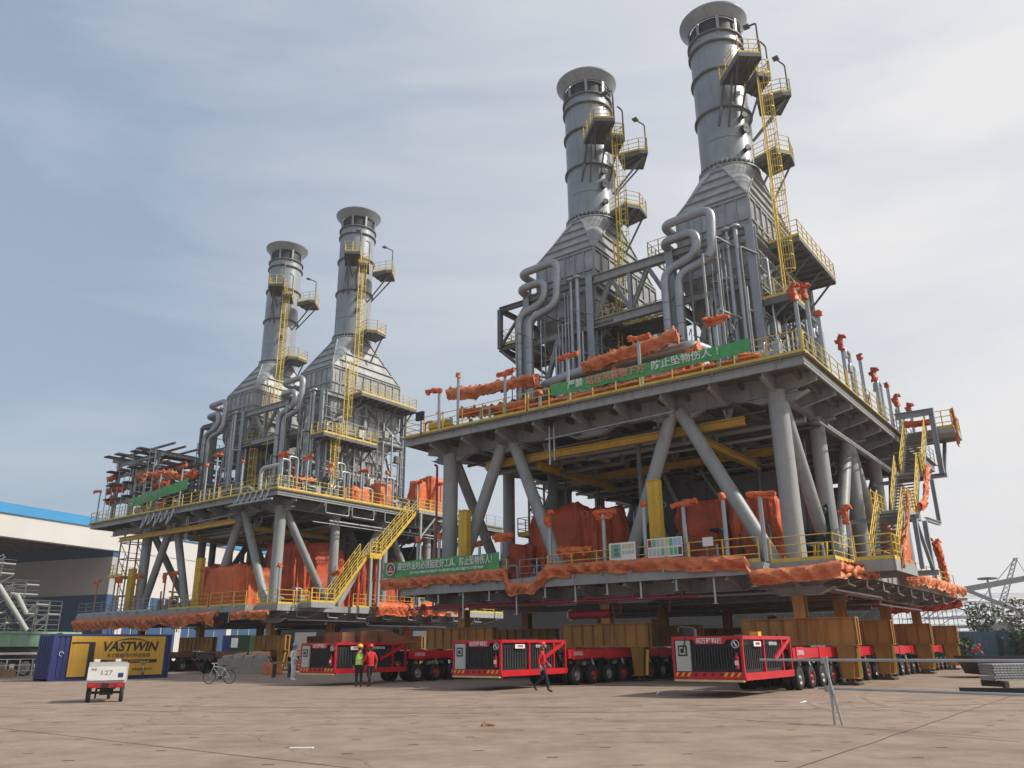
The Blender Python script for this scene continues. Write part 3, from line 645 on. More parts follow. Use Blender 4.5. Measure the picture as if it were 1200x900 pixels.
def truss(F, ua, ub, label):
    T = thing('link_truss', label, 'steel truss', F, (ua, 5, 21.5))
    m = MB(); m.ibeam((ua, 5, 24.75), (ub, 5, 24.75), .4, .6, .05); m.build('top_chord', 'steel', T)
    m = MB(); m.ibeam((ua, 5, 21.55), (ub, 5, 21.55), .4, .6, .05); m.build('bottom_chord', 'steel', T)
    n = 4; d = (ub-ua)/n
    for i in range(n):
        m = MB(); a, b = ua+i*d, ua+(i+1)*d
        if i % 2: a, b = b, a
        m.ibeam((a, 5, 21.85), (b, 5, 24.45), .25, .25, .03); m.build('web_member', 'steel', T)
    m = MB(); m.ibeam(((ua+ub)/2, 5, 21.85), ((ua+ub)/2, 5, 24.45), .25, .25, .03); m.build('web_member', 'steel', T)
    m = MB(); m.box((ua+.2, 6.2, 21.4), (ub-.2, 8.6, 21.48)); m.box((ua+.2, 6.2, 17.3), (ub-.2, 9.6, 17.38)); m.build('walkway_floor', 'steel_dark', T)
    for z_ in (21.5, 17.4): m = MB(); rail(m, [(ua+.3, 6.2, z_), (ub-.3, 6.2, z_)], 1.1, .7); m.build('guard_rail', 'yellow_rail', T)
# fine pipework, trays and small steel round the tower frames and along the deck, one rack per face
def small_steel(F, who, ucs):
    rr = random.Random(17 if who == 'nearer' else 18)
    for uc in ucs:
        side_ = 'right' if uc == ucs[0] else 'left'
        T = thing('riser_bundle', f'thin risers and trays on the right flank of the {side_} tower, {who} module', 'pipework', F, (uc-2.9, 10, ZU))
        for k in range(16):
            q = MB(); v = 5.4+k*.64+rr.uniform(-.2, .2); zt_ = rr.uniform(16, 24.6); u = uc-2.95-rr.random()*.3; q.path([(u, v, ZU), (u, v, zt_), (uc-2.3, v+rr.uniform(-.5, .5), zt_)], rr.choice((.035, .05, .07, .1)), 6, .2); q.build('riser', rr.choice(('galv', 'steel', 'steel_dark', 'insul')), T)
        for k in range(9):
            q = MB(); z = 15+k*1.05; q.bar((uc-2.9, 5, z), (uc-2.9, 15.6, z+.0), .1, .06); q.build('support_rail', 'steel', T)
        for k in range(6):
            q = MB(); v = 5.6+k*1.7; z = rr.uniform(15, 22); q.box((uc-3.35, v, z), (uc-2.95, v+.5, z+.7)); q.build('junction_box', rr.choice(('lgrey', 'steel_dark', 'steel')), T)
        T = thing('riser_bundle', f'thin risers and valves standing before the {side_} tower, {who} module', 'pipework', F, (uc, 3.4, ZU))
        for k in range(20):
            q = MB(); u = uc-2.4+k*.27; v = rr.uniform(2.4, 4.2); zt_ = rr.uniform(15.2, 19.5) if k % 4 else rr.uniform(19, 24); q.path([(u, v, ZU), (u, v, zt_), (u+rr.uniform(-.8, .8), 4.9, zt_)], rr.choice((.03, .04, .06, .09)), 6, .2); q.build('riser', rr.choice(('galv', 'steel', 'steel_dark')), T)
        for k in range(9):
            q = MB(); u = uc-2.4+rr.random()*5; v = rr.uniform(2.2, 3.6); z = rr.uniform(14.8, 18.5); q.tube((u, v-.15, z), (u, v+.15, z), .17, 10); q.tube((u, v, z), (u, v, z+.35), .03, 6); q.tube((u, v, z+.33), (u, v, z+.36), .13, 10); q.build('valve', rr.choice(('orange', 'steel_dark', 'fire', 'galv')), T)
    T = thing('deck_machinery', f'dense low valves, pumps and boxes along the upper deck front, {who} module', 'machinery', F, (10, .6, ZU))
    for k in range(46):
        q = MB(); u = -.8+k*.5+rr.uniform(-.2, .2); v = rr.uniform(-.8, 1.6); h_ = rr.uniform(.5, 1.7); s_ = rr.uniform(.12, .35)
        if k % 3: q.box((u-s_, v-s_, ZU), (u+s_, v+s_, ZU+h_*.7)); q.tube((u, v, ZU+h_*.7), (u, v, ZU+h_), s_*.5, 8)
        else: q.path([(u, v, ZU), (u, v, ZU+h_), (u+.7, v, ZU+h_), (u+.7, v, ZU)], .08, 8, .25)
        q.build('small_unit', rr.choice(('galv', 'steel', 'steel_dark', 'dark', 'lgrey', 'orange', 'yellow')), T)
    T = thing('deck_machinery', f'dense pipe ends, boxes and risers along the upper deck right side, {who} module', 'machinery', F, (0, 12, ZU))
    for k in range(44):
        q = MB(); v = -1+k*.62+rr.uniform(-.2, .2); u = rr.uniform(-1.2, 1.2); h_ = rr.uniform(.6, 2.4); s_ = rr.uniform(.12, .4)
        if k % 2: q.box((u-s_, v-s_, ZU), (u+s_, v+s_, ZU+h_*.7))
        else: q.path([(u, v, ZU), (u, v, ZU+h_), (u, v+.8, ZU+h_), (u+.6, v+.8, ZU+h_*.8)], rr.choice((.05, .08, .13)), 8, .25)
        q.build('small_unit', rr.choice(('galv', 'steel', 'steel_dark', 'dark', 'lgrey', 'insul', 'orange')), T)
    T = thing('deck_machinery', f'pipe ends, boxes and valves along the lower deck front, {who} module', 'machinery', F, (10, 1.6, ZL))
    for k in range(40):
        q = MB(); u = -.6+k*.55+rr.uniform(-.2, .2); v = rr.uniform(.9, 3.2); h_ = rr.uniform(.5, 2.2); s_ = rr.uniform(.12, .35)
        if k % 2: q.box((u-s_, v-s_, ZL), (u+s_, v+s_, ZL+h_*.6)); q.tube((u, v, ZL+h_*.6), (u, v, ZL+h_), s_*.4, 8)
        else: q.path([(u, v, ZL), (u, v, ZL+h_), (u+.7, v, ZL+h_), (u+.7, v+1, ZL+h_)], .07, 8, .25)
        q.build('small_unit', rr.choice(('galv', 'steel', 'steel_dark', 'dark', 'lgrey', 'gdark')), T)
    T = thing('underdeck_services', f'pipes and trays slung under the upper deck, {who} module', 'pipework', F, (10, 10, 12.5))
    for k in range(26):
        q = MB(); v = rr.uniform(1, 22); z = rr.uniform(11.6, 12.8); a = rr.uniform(.5, 12); b = a+rr.uniform(4, 9); r = rr.choice((.04, .06, .1, .16)); q.path([(a, v, 12.95), (a, v, z), (b, v, z), (b, v+rr.uniform(-2, 2), z)], r, 8, .2); q.build('pipe', rr.choice(('galv', 'steel', 'steel_dark', 'lgrey')), T)
small_steel(FA, 'nearer', (4.6, 15.6)); small_steel(FB, 'farther', (4.2, 16.6))
truss(FA, 7.4, 12.75, 'grey lattice truss linking the two exhaust towers of the nearer module')
truss(FB, 7.0, 13.75, 'grey lattice truss linking the two exhaust towers of the farther module')
# ------------------------------------------------------------------ ochre transverse beams, posts and stands
def support_beam(F, u0, u1, v, label, grp='ochre beams laid across the transporters'):
    T = thing('support_beam', label, 'steel beam', F, ((u0+u1)/2, v, 1.58), grp)
    m = MB(); m.box((u0, v-.26, 2.67), (u1, v+.26, 2.71)); m.box((u0, v-.26, 1.58), (u1, v+.26, 1.62)); m.box((u0, v-.16, 1.62), (u1, v-.13, 2.67)); m.box((u0, v+.13, 1.62), (u1, v+.16, 2.67))
    m.build('box_girder', 'brown', T)
    m = MB(); n = int((u1-u0)/.62)
    for i in range(n+1): u = u0+.015+(u1-u0-.03)*i/n; m.box((u-.012, v-.25, 1.62), (u+.012, v-.16, 2.67)); m.box((u-.012, v+.16, 1.62), (u+.012, v+.25, 2.67))
    m.build('web_stiffener', 'brown', T)
    return T
def support_stand(F, u, v, label, mirror=1):
    T = thing('support_stand', label, 'steel stand', F, (u, v, 0), 'ochre stands under the beam ends')
    m = MB(); s = mirror
    for dv in (-.28, .28):
        m.add([(u-.36, v+dv-.02, 1.55), (u+.36, v+dv-.02, 1.55), (u+.22, v+dv-.02, .28), (u-.22, v+dv-.02, .28), (u-.36, v+dv+.02, 1.55), (u+.36, v+dv+.02, 1.55), (u+.22, v+dv+.02, .28), (u-.22, v+dv+.02, .28)],
              [(0,1,2,3), (7,6,5,4), (0,4,5,1), (1,5,6,2), (2,6,7,3), (3,7,4,0)])
    m.box((u-.38, v-.34, 1.54), (u+.38, v+.34, 1.577)); m.box((u-.36, v-.34, .25), (u+.36, v+.34, .29))
    m.bar((u-.3, v, 1.5), (u-.2, v, .3), .3, .03); m.bar((u+.3, v, 1.5), (u+.2, v, .3), .3, .03)
    m.build('stand_frame', 'brown', T)
    m = MB(); m.bar((u-.46*s, v-.1, 1.45), (u-.5*s, v-.35, .3), .12, .05); m.build('yellow_edge', 'yellow', T)
    m = MB(); m.box((u-.4, v-.5, .0), (u+.4, v+.4, .09)); m.build('ground_plate', 'dark', T)
    for dv in (-.22, .22):
        m = MB(); m.tube((u, v+dv, .09), (u, v+dv, .25), .07, 10); m.build('jack', 'rust', T)
    return T
def support_post(F, u, v, label):
    T = thing('support_post', label, 'steel post', F, (u, v, 2.71), 'ochre posts between beams and deck girders')
    m = MB(); m.ibeam((u, v, 2.72), (u, v, 3.66), .5, .5, .04, (0, 1, 0)); m.build('post_section', 'brown', T)
    m = MB(); m.box((u-.34, v-.3, 3.66), (u+.34, v+.3, 3.69)); m.build('cap_plate', 'brown', T)
ROWS = ((0.0, 'right'), (9.8, 'middle'), (19.4, 'left'))
ORD = ('foremost', 'second', 'third', 'rearmost')
for F, who in ((FA, 'nearer'), (FB, 'farther')):
    for uc, rn in ROWS:
        for i, v in enumerate((0.0, 6.2, 15.5, 24.0)):
            ur = uc-2.2
            lab = f'{ORD[i]} ochre stiffened beam over the {rn} transporter row, {who} module'
            support_beam(F, ur, ur+5.0, v, lab)
            support_stand(F, ur+.55, v, f'ochre stand at right end of the {ORD[i]} beam, {rn} row, {who} module', 1)
            if who == 'farther' or i > 0 or rn != 'right': support_stand(F, ur+4.45, v, f'ochre stand at left end of the {ORD[i]} beam, {rn} row, {who} module', -1)
            support_post(F, uc+.1, v, f'ochre post on the {ORD[i]} beam of the {rn} row, {who} module')
# ------------------------------------------------------------------ self-propelled transporters
def make_wheel(T, u, v, red, sgn):
    m = MB(); 
    for du in (0, -sgn*.32): 
        m.add(*(lambda vs, fs: (vs, fs))([], []))
        prof = [(.22, -.12), (.36, -.135), (.405, -.1), (.415, 0), (.405, .1), (.36, .135), (.22, .12)]; n = 22
        vs = [(u+du+z*sgn, v+r*math.cos(2*math.pi*i/n), .415+r*math.sin(2*math.pi*i/n)) for r, z in prof for i in range(n)]
        m.add(vs, [(k*n+i, k*n+(i+1) % n, (k+1)*n+(i+1) % n, (k+1)*n+i) for k in range(len(prof)-1) for i in range(n)], True)
        if du: m.tube((u+du-.1, v, .415), (u+du+.1, v, .415), .22, 14)
    m.build('tyre', 'black', T)
    w = T.children[-1] if False else bpy.data.objects[-1] if False else None
def wheel_mesh(red, sgn):
    """returns (tyre mesh builder, rim mesh builder) around the origin"""
    t = MB(); prof = [(.22, -.12), (.36, -.135), (.40, -.11), (.415, -.05), (.415, .05), (.40, .11), (.36, .135), (.22, .12)]; n = 26
    for du in (0, sgn*.33):
        vs = [(du+z, r*math.cos(2*math.pi*i/n), r*math.sin(2*math.pi*i/n)) for r, z in prof for i in range(n)]
        t.add(vs, [(k*n+i, k*n+(i+1) % n, (k+1)*n+(i+1) % n, (k+1)*n+i) for k in range(len(prof)-1) for i in range(n)], True)
        for i in range(26):
            a = 2*math.pi*(i+.5)/26; c = Vector((du, .415*math.cos(a), .415*math.sin(a))); t.bar(c+Vector((-.1, 0, 0)), c+Vector((.1, 0, 0)), .045, .018, (0, math.cos(a), math.sin(a)))
    r = MB(); x = -sgn*.02
    vs = []
    pr = [(.24, -.125), (.23, -.11), (.19, -.04), (.10, -.05), (.085, -.13), (.0, -.135)]
    for q, z in pr:
        for i in range(20): vs.append((sgn*z, q*math.cos(2*math.pi*i/20), q*math.sin(2*math.pi*i/20)))
    r.add(vs, [(k*20+i, k*20+(i+1) % 20, (k+1)*20+(i+1) % 20, (k+1)*20+i) for k in range(len(pr)-1) for i in range(20)], True)
    for i in range(8):
        a = 2*math.pi*i/8; r.tube((-sgn*.04, .15*math.cos(a), .15*math.sin(a)), (-sgn*.075, .15*math.cos(a), .15*math.sin(a)), .018, 6)
    r.tube((sgn*.1, 0, 0), (sgn*.25, 0, 0), .2, 14)
    return t, r
WM = {}
def put_wheel(T, u, v, red, sgn):
    key = (red, sgn)
    b = T['_b']
    if key not in WM:
        t, r = wheel_mesh(red, sgn); f = thing('tmp', '', '', FW)
        a = t.build('tyre', 'black', f); c = r.build('rim', 'hub_red' if red else 'hub', f); WM[key] = (a.data, c.data)
        for o in (a, c, f): bpy.data.objects.remove(o)
    ta, rb = WM[key]
    o = bpy.data.objects.new('wheel', ta); COL.objects.link(o); o.parent = T; o.location = (-(u-b[0]), v-b[1], .415-b[2])
    c = bpy.data.objects.new('rim', rb); COL.objects.link(c); c.parent = o
def transporter(F, uc, label, pack=True, v_end=26.5, sign=True):
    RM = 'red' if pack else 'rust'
    T = thing('modular_transporter', label, 'transporter', F, (uc, 8, 0), 'red self-propelled transporters under the modules')
    u0, u1 = uc-1.21, uc+1.21
    vs0 = -5.6
    m = MB(); m.box((u0+.25, vs0, 1.0), (u1-.25, v_end, 1.36)); m.build('spine_beam', 'dark', T)
    m = MB(); m.box((u0, vs0, 1.12), (u0+.1, v_end, 1.5)); m.box((u1-.1, vs0, 1.12), (u1, v_end, 1.5)); m.box((u0+.1, vs0, 1.42), (u1-.1, v_end, 1.49))
    for k in range(12): v = vs0+.3+k*2.8; m.box((u0-.03, v, 1.08), (u0, v+.9, 1.53)) if v < v_end-1 else None
    m.build('loading_deck', RM, T)
    k = 0; v = -4.9
    while v < v_end:
        put_wheel(T, u0+.16, v, k % 2, -1); put_wheel(T, u1-.16, v, k % 2, 1)
        if k < 14:
            m = MB(); m.bar((u0+.5, v, .42), (u0+.5, v-.15, 1.15), .16, .2); m.bar((u0+.1, v+.3, .5), (u0+.2, v+.05, 1.2), .07); m.bar((u1-.5, v, .42), (u1-.5, v-.15, 1.15), .16, .2); m.build('suspension_arm', 'lgrey' if k % 2 else 'dark', T)
        v += 1.4; k += 1
    for k in range(6):
        if sign and k in (0, 2, 4): text_part('万移科技', .2, (u0-.036, vs0+.75+k*2.8, 1.31), (0, 1, 0), (0, 0, 1), 'white', T, 'deck_lettering')
    if not pack: return T
    y0, y1 = -10.5, -5.9; z0, z1 = .58, 1.85
    P = MB(); P.box((u0+.04, y0+.05, z0+.06), (u1-.04, y1-.9, z1-.05)); pk = P.build('power_pack', 'grille', T)
    f = MB(); t = .07
    for u in (u0, u1):
        for z in (z0, z1): f.bar((u, y0, z), (u, y1, z), t*1.6)
        for v in (y0, y0+1.9, y1-.9, y1): f.bar((u, v, z0), (u, v, z1), t*1.2)
        f.bar((u, y1-1.0, z0+.1), (u, y0+2.9, z0+.1), t); f.bar((u, y1-.05, z1-.02), (u, y1-1.75, z0+.55), .13, .13)
        f.box((u-.05, y0, z0-.04), (u+.05, y1+.1, z0+.17))
    for z in (z0, z1): f.bar((u0, y0, z), (u1, y0, z), t*1.6); f.bar((u0, y1, z), (u1, y1, z), t*1.6)
    f.box((u0, y0, z1-.02), (u1, y1-.9, z1+.03)); f.build('red_frame', 'red', T)
    # end face: picture-left is +u
    g = MB(); 
    for i in range(15): u = u0+.22+i*.1; g.box((u, y0-.02, z0+.32), (u+.035, y0+.05, z1-.28))
    g.build('radiator_slats', 'dark', pk); g = MB()
    for i in range(9): v = y0+.25+i*.17; g.box((u0-.0, v, z0+.28), (u0+.04, v+.05, z1-.22)); g.box((u0-.0, v+1.9, z0+.28), (u0+.04, v+1.95, z1-.22))
    g.build('radiator_slats', 'dark', pk)
    c = MB(); c.box((u1-.62, y0-.07, z0+.22), (u1-.1, y0+.02, z1-.08)); cp = c.build('control_cabinet', 'lgrey', T)
    c = MB(); a, b = u1-.52, u1-.2; c.box((a, y0-.09, 1.28), (b, y0-.071, 1.62)); c.build('display_surround', 'ink', cp)
    c = MB(); c.box((a+.05, y0-.1, 1.33), (b-.05, y0-.091, 1.57)); c.build('display', 'lgrey', cp)
    c = MB(); c.box((a+.1, y0-.11, 1.38), (b-.09, y0-.101, 1.52)); c.build('screen', 'ink', cp)
    s = MB(); y = y0-.03; s.add([(u0+.45, y, z1), (u1-.72, y, z1), (u1-.85, y, z1-.2), (u0+.58, y, z1-.2), (u0+.45, y-.03, z1), (u1-.72, y-.03, z1), (u1-.85, y-.03, z1-.2), (u0+.58, y-.03, z1-.2)], [(0,1,2,3), (4,5,6,7), (0,1,5,4), (1,2,6,5), (2,3,7,6), (3,0,4,7)])
    sg = s.build('name_plate', 'red', T)
    text_part('▣万移科技', .19, ((u0+u1)/2-.12, y-.035, z1-.1), (-1, 0, 0), (0, 0, 1), 'white', sg, 'lettering', font_bold=.004)
    l = MB(); l.lathe((0, 0, 0), [(.0, 0), (.001, 0)], 8); 
    ring = MB(); c0 = Vector((u0+.2, y0-.04, z1-.2))
    for i in range(20):
        a = 2*math.pi*i/20; b = 2*math.pi*(i+1)/20; ring.bar(c0+Vector((math.cos(a), 0, math.sin(a)))*.12, c0+Vector((math.cos(b), 0, math.sin(b)))*.12, .025, .02)
    ring.bar(c0+Vector((-.04, 0, -.07)), c0+Vector((.05, 0, .07)), .02, .05); ring.build('round_emblem', 'white', T)
    e = MB(); e.tube((u0+.16, y0-.1, z0+.3), (u0+.16, y0-.1, z0+.7), .065, 12); e.tube((u0+.16, y0-.1, z0+.7), (u0+.16, y0-.1, z0+.8), .03, 8); fe = e.build('fire_extinguisher', 'red', T)
    e = MB(); e.box((u0+.1, y0-.172, z0+.42), (u0+.22, y0-.165, z0+.56)); e.build('extinguisher_label', 'white', fe)
    hz = MB(); hz.box((u0, y0-.03, z0), (u1, y0+.0, z0+.2)); hb = hz.build('hazard_board', 'red', T)
    hy = MB()
    for st in (0, 1):
        for i in range(3):
            u = (u0+.08+i*.22) if st == 0 else (u1-.6+i*.22); hy.add([(u+.1, y0-.036, z0+.03), (u+.19, y0-.036, z0+.03), (u+.08, y0-.036, z0+.19), (u-.01, y0-.036, z0+.19)], [(0,1,2,3)])
    hy.build('hazard_stripe', 'hazard_y', hb)
    l = MB()
    for i in range(4): l.tube((uc-.45+i*.3, y0-.06, z0+.12), (uc-.45+i*.3, y0-.03, z0+.12), .045, 10)
    l.build('marker_lamps', 'dark', hb)
    b = MB(); b.box((u0, y0-.1, z0-.1), (u1, y0+.1, z0-.04)); b.build('bumper_strip', 'pale', T)
    w_ = MB(); w_.box((u0-.09, y0+.85, z1-.28), (u0-.075, y0+1.5, z1-.12)); pl = w_.build('side_plate', 'white', T)
    text_part('万移科技', .1, (u0-.095, y0+1.18, z1-.2), (0, 1, 0), (0, 0, 1), 'red', pl)
    text_part('重型模块运输', .13, (u0-.06, y0+2.7, z1-.2), (0, 1, 0), (0, 0, 1), 'white', T, 'side_lettering')
    h = MB(); rr = random.Random(int(uc))
    for i in range(12):
        v = y1-.1+rr.random()*.4; u = u0+.1+rr.random()*.5; z = 1.0+rr.random()*.7
        h.path([(u, y1-.3, z), (u-.05, y1+.1, z-.25-rr.random()*.3), (u+.2, y1+.5, z-.1)], .022, 6, .15)
    h.build('hydraulic_hoses', 'black', T)
    h = MB(); h.box((u0+.3, y1-.85, z1-.5), (u1-.3, y1-.1, z1-.1)); h.tube((uc-.2, y1-.6, z1), (uc+.6, y1-.6, z1), .14, 12); h.tube((u0+.3, y1-.3, z1-.05), (u0+.3, y1-.3, z1+.15), .05, 8); h.build('oil_tank', 'dark', T)
    if uc < 5:
        h = MB(); h.box((u1-.75, y0+.1, z1+.03), (u1-.35, y0+.3, z1+.3)); h.tube((u1-.7, y0+.15, z1+.3), (u1-.2, y0+.15, z1+.36), .05, 8); h.tube((u1-.1, y0+.2, z1+.2), (u1-.1, y0+.2, z1+.35), .04, 8); h.build('lamp_bracket', 'dark', T)
        h = MB(); h.path([(u1-.5, y0-.02, z1+.1), (u1-.45, y0-.12, z1-.2), (u1-.4, y0-.12, 1.5)], .02, 6, .1); h.build('cable', 'ink', T)
        h = MB(); h.box((u0+.05, y0+1.7, z1+.03), (u0+.35, y0+2.0, z1+.2)); h.build('jerry_can', 'yellow', T)
    return T
transporter(FA, 0.0, 'red transporter nearest the camera on the right, large white characters on its front plate')
transporter(FA, 9.9, 'red transporter in the middle, with the man in red jacket and helmet walking past')
transporter(FA, 19.6, 'red transporter on the left with brown cartons lying on its power pack')
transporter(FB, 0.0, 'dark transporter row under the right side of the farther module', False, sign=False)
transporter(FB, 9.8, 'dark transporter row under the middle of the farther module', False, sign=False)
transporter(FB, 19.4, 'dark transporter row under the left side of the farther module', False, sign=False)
# loads lying on the left power pack
def carton(F, a, b, label, m='wood'):
    q = MB(); q.box(a, b); x0, y0, z0 = a; x1, y1, z1 = b
    o = thing('carton', label, 'carton', F, ((x0+x1)/2, (y0+y1)/2, z0), 'cartons on the left transporter'); q.build('box_body', m, o)
    q = MB(); q.box((x0-.004, y0-.004, (z0+z1)/2-.03), (x1+.004, y1+.004, (z0+z1)/2+.03)); q.build('tape', 'rust', o)
X['card'] = mat('brown_cardboard', (.20, .085, .04), .85, 0, .2, 3)
carton(FA, (18.9, -9.7, 1.90), (20.1, -8.9, 2.38), 'largest brown carton on the left transporter', 'card')
carton(FA, (19.9, -8.7, 1.90), (20.6, -8.0, 2.30), 'small pale brown box standing left of the larger cartons', 'brown')
carton(FA, (18.7, -8.7, 1.90), (19.8, -7.6, 2.45), 'brown carton behind the largest one, tilted lid', 'card')
q = MB(); q.add([(18.5, -7.4, 1.9), (20.2, -7.4, 1.9), (20.2, -4.6, 1.9), (18.5, -4.6, 1.9), (18.6, -7.3, 2.55), (20.1, -7.3, 2.55), (20.0, -4.7, 1.98), (18.7, -4.7, 1.98)], [(3,2,1,0), (4,5,6,7), (0,1,5,4), (1,2,6,5), (2,3,7,6), (3,0,4,7)])
mesh_thing('tarped_pile', 'sloping rust-brown covered pile on the left transporter behind the cartons', 'covered load', q, 'card', FA, (19.3, -6, 1.9))
q = MB(); q.path([(18.9, -5.2, 1.95), (18.85, -5.2, 2.55), (18.75, -5.5, 2.7)], .07, 8, .15); mesh_thing('red_exhaust_stub', 'short curved red pipe sticking up behind the pile of cartons', 'pipe stub', q, 'red', FA, (18.9, -5.2, 1.95))
q = MB(); q.tube((12.0, -.2, 3.2), (9.6, -.2, 3.2), .22, 18, cap=False); q.tube((12.0, -.2, 3.2), (9.6, -.2, 3.2), .2, 18, cap=False); t = thing('fire_main', 'wide red pipe with pale flange ring lying on the middle ochre beam', 'pipe', FA, (11, -.2, 2.98)); q.build('pipe_barrel', 'fire', t)
q = MB(); q.lathe((0, 0, 0), [(.2, 0), (.3, 0)], 18); q = MB(); q.tube((12.06, -.2, 3.2), (12.0, -.2, 3.2), .29, 18); q.build('flange', 'silver', t); q = MB(); q.tube((12.07, -.2, 3.2), (12.062, -.2, 3.2), .2, 18); q.build('open_bore', 'ink', t)
# ------------------------------------------------------------------ container
C1 = Vector((-26.65, 48.2, 0)); C2 = Vector((-21.95, 53.35, 0)); cd = (C2-C1); CL = cd.length; ca = math.atan2(cd.y, cd.x)
FC = Frame(C1, ca, 1)      # x along the long side, -y towards the camera side
T = thing('site_container', 'long navy container with a yellow lettered poster and a narrow door opening', 'container', FC, (CL/2, 1.2, 0))
m = MB(); H = 2.6
m.box((.05, .06, .12), (CL-.05, 2.38, H-.05))
n = int(CL/.28)
for i in range(n):
    x = .1+i*(CL-.2)/n; m.box((x, .02, .15), (x+.14, .07, H-.1))
for i in range(8): m.box((-.0, .15+i*.28, .15), (.06, .29+i*.28, H-.1)); m.box((CL-.06, .15+i*.28, .15), (CL, .29+i*.28, H-.1))
m.build('corrugated_wall', 'blue', T)
m = MB()
for x in (0, CL-.14):
    for y in (-.02, 2.3): m.box((x, y, 0), (x+.14, y+.14, H))
for z in (0, H-.12):
    m.box((.14, -.02, z), (CL-.14, .1, z+.12)); m.box((.14, 2.34, z), (CL-.14, 2.44, z+.12))
m.build('corner_frame', 'blue', T)
px0, px1 = .95, CL-.42
m = MB(); m.cm = 0; zz0, zz1 = .22, H-.12
def wv(i, j):
    x = px0+(px1-px0)*i; return (x, -.035+.01*math.sin(x*22), zz0+(zz1-zz0)*j)
m.grid(wv, 200, 1, True); po = m.build('poster', 'cyel', T)
m = MB(); dx0 = px0+1.0
m.box((px0+.15, -.07, zz0), (dx0+.0, -.052, H-.55)); dr = m.build('door', 'cyel', T)
m = MB(); m.box((px0+.05, -.062, H-.55), (dx0+.36, -.051, H-.45)); m.box((dx0, -.062, zz0), (dx0+.36, -.051, H-.55)); m.build('dark_doorway', 'ink', T)
m = MB(); m.box((dx0-.12, -.09, 1.15), (dx0-.05, -.07, 1.3)); m.build('handle', 'galv', dr)
tx = (dx0+.36+px1)/2-.05
text_part('VASTWIN', .76, (tx, -.052, 1.86), (1, 0, 0), (0, 0, 1), 'ink', T, 'large_lettering', shear=.22, font_bold=.022, sx=1.0)
m = MB()
for i in range(24):
    t0, t1 = i/24, (i+1)/24; f = lambda t: (tx-1.0+2.2*t, -.052, 2.12+.24*math.sin(math.pi*(t*.9+.06))); w0 = .055*math.sin(math.pi*t0)+.006; w1 = .055*math.sin(math.pi*t1)+.006
    a, b = f(t0), f(t1); m.add([(a[0], a[1], a[2]-w0), (b[0], b[1], b[2]-w1), (b[0], b[1], b[2]+w1*.3), (a[0], a[1], a[2]+w0*.3)], [(0,1,2,3)])
m.build('arc_emblem', 'ink', T)
text_part('PLC智能顶升移运装备', .27, (tx, -.052, 1.36), (1, 0, 0), (0, 0, 1), 'ink', T, 'second_line')
m = MB(); m.box((tx-1.75, -.056, .93), (tx+1.75, -.050, 1.13)); sb = m.build('black_bar', 'ink', T)
text_part('上海万移科技有限公司  重型运输 HEAVY LIFT', .13, (tx, -.060, 1.03), (1, 0, 0), (0, 0, 1), 'cyel', sb, 'bar_lettering')
text_part('重型装备有限公司', .15, (tx+.9, -.052, .55), (1, 0, 0), (0, 0, 1), 'ink', T, 'small_line')
m = MB(); [m.bar((.5+.12*math.cos(2*math.pi*i/12), -.03, 1.5+.12*math.sin(2*math.pi*i/12)), (.5+.12*math.cos(2*math.pi*(i+1)/12), -.03, 1.5+.12*math.sin(2*math.pi*(i+1)/12)), .02, .03) for i in range(9)]; m.build('white_mark', 'white', T)
# ------------------------------------------------------------------ cargo tricycle seen from behind
FT = frame_at(-13.75, 28.5, R(22))    # +y is its driving direction, away from the camera
T = thing('cargo_tricycle', 'small three-wheeled cargo cart with scuffed white rear panel numbered 127', 'tricycle', FT)
m = MB(); m.box((-.56, -.35, .62), (.56, 1.15, .68)); m.box((-.56, -.35, .68), (-.52, 1.15, 1.22)); m.box((.52, -.35, .68), (.56, 1.15, 1.22)); m.box((-.52, 1.11, .68), (.52, 1.15, 1.22)); m.build('cargo_box', 'lgrey', T)
m = MB(); m.box((-.58, -.40, .70), (.58, -.355, 1.12)); tg = m.build('tailgate', 'white', T)
m = MB(); m.box((-.57, -.37, 1.125), (.57, -.33, 1.27)); m.build('upper_edge', 'lgrey', T)
text_part('127', .2, (-.02, -.406, .93), (1, 0, 0), (0, 0, 1), 'hub', tg, 'number', sx=1.3)
text_part('小心', .1, (-.4, -.406, 1.04), (1, 0, 0), (0, 0, 1), 'fire', tg, 'red_characters')
m = MB(); m.box((.34, -.408, .78), (.5, -.402, .92)); m.build('blue_sticker', 'blue', tg)
m = MB(); m.box((-.55, -.42, .46), (.55, -.33, .62)); m.build('rear_bar', 'fire', T)
for x in (-.42, .42): m = MB(); m.box((x-.09, -.45, .49), (x+.09, -.42, .6)); m.build('tail_lamp', 'red', T)
m = MB(); m.box((-.1, -.44, .48), (.1, -.425, .6)); m.build('number_plate', 'ink', T)
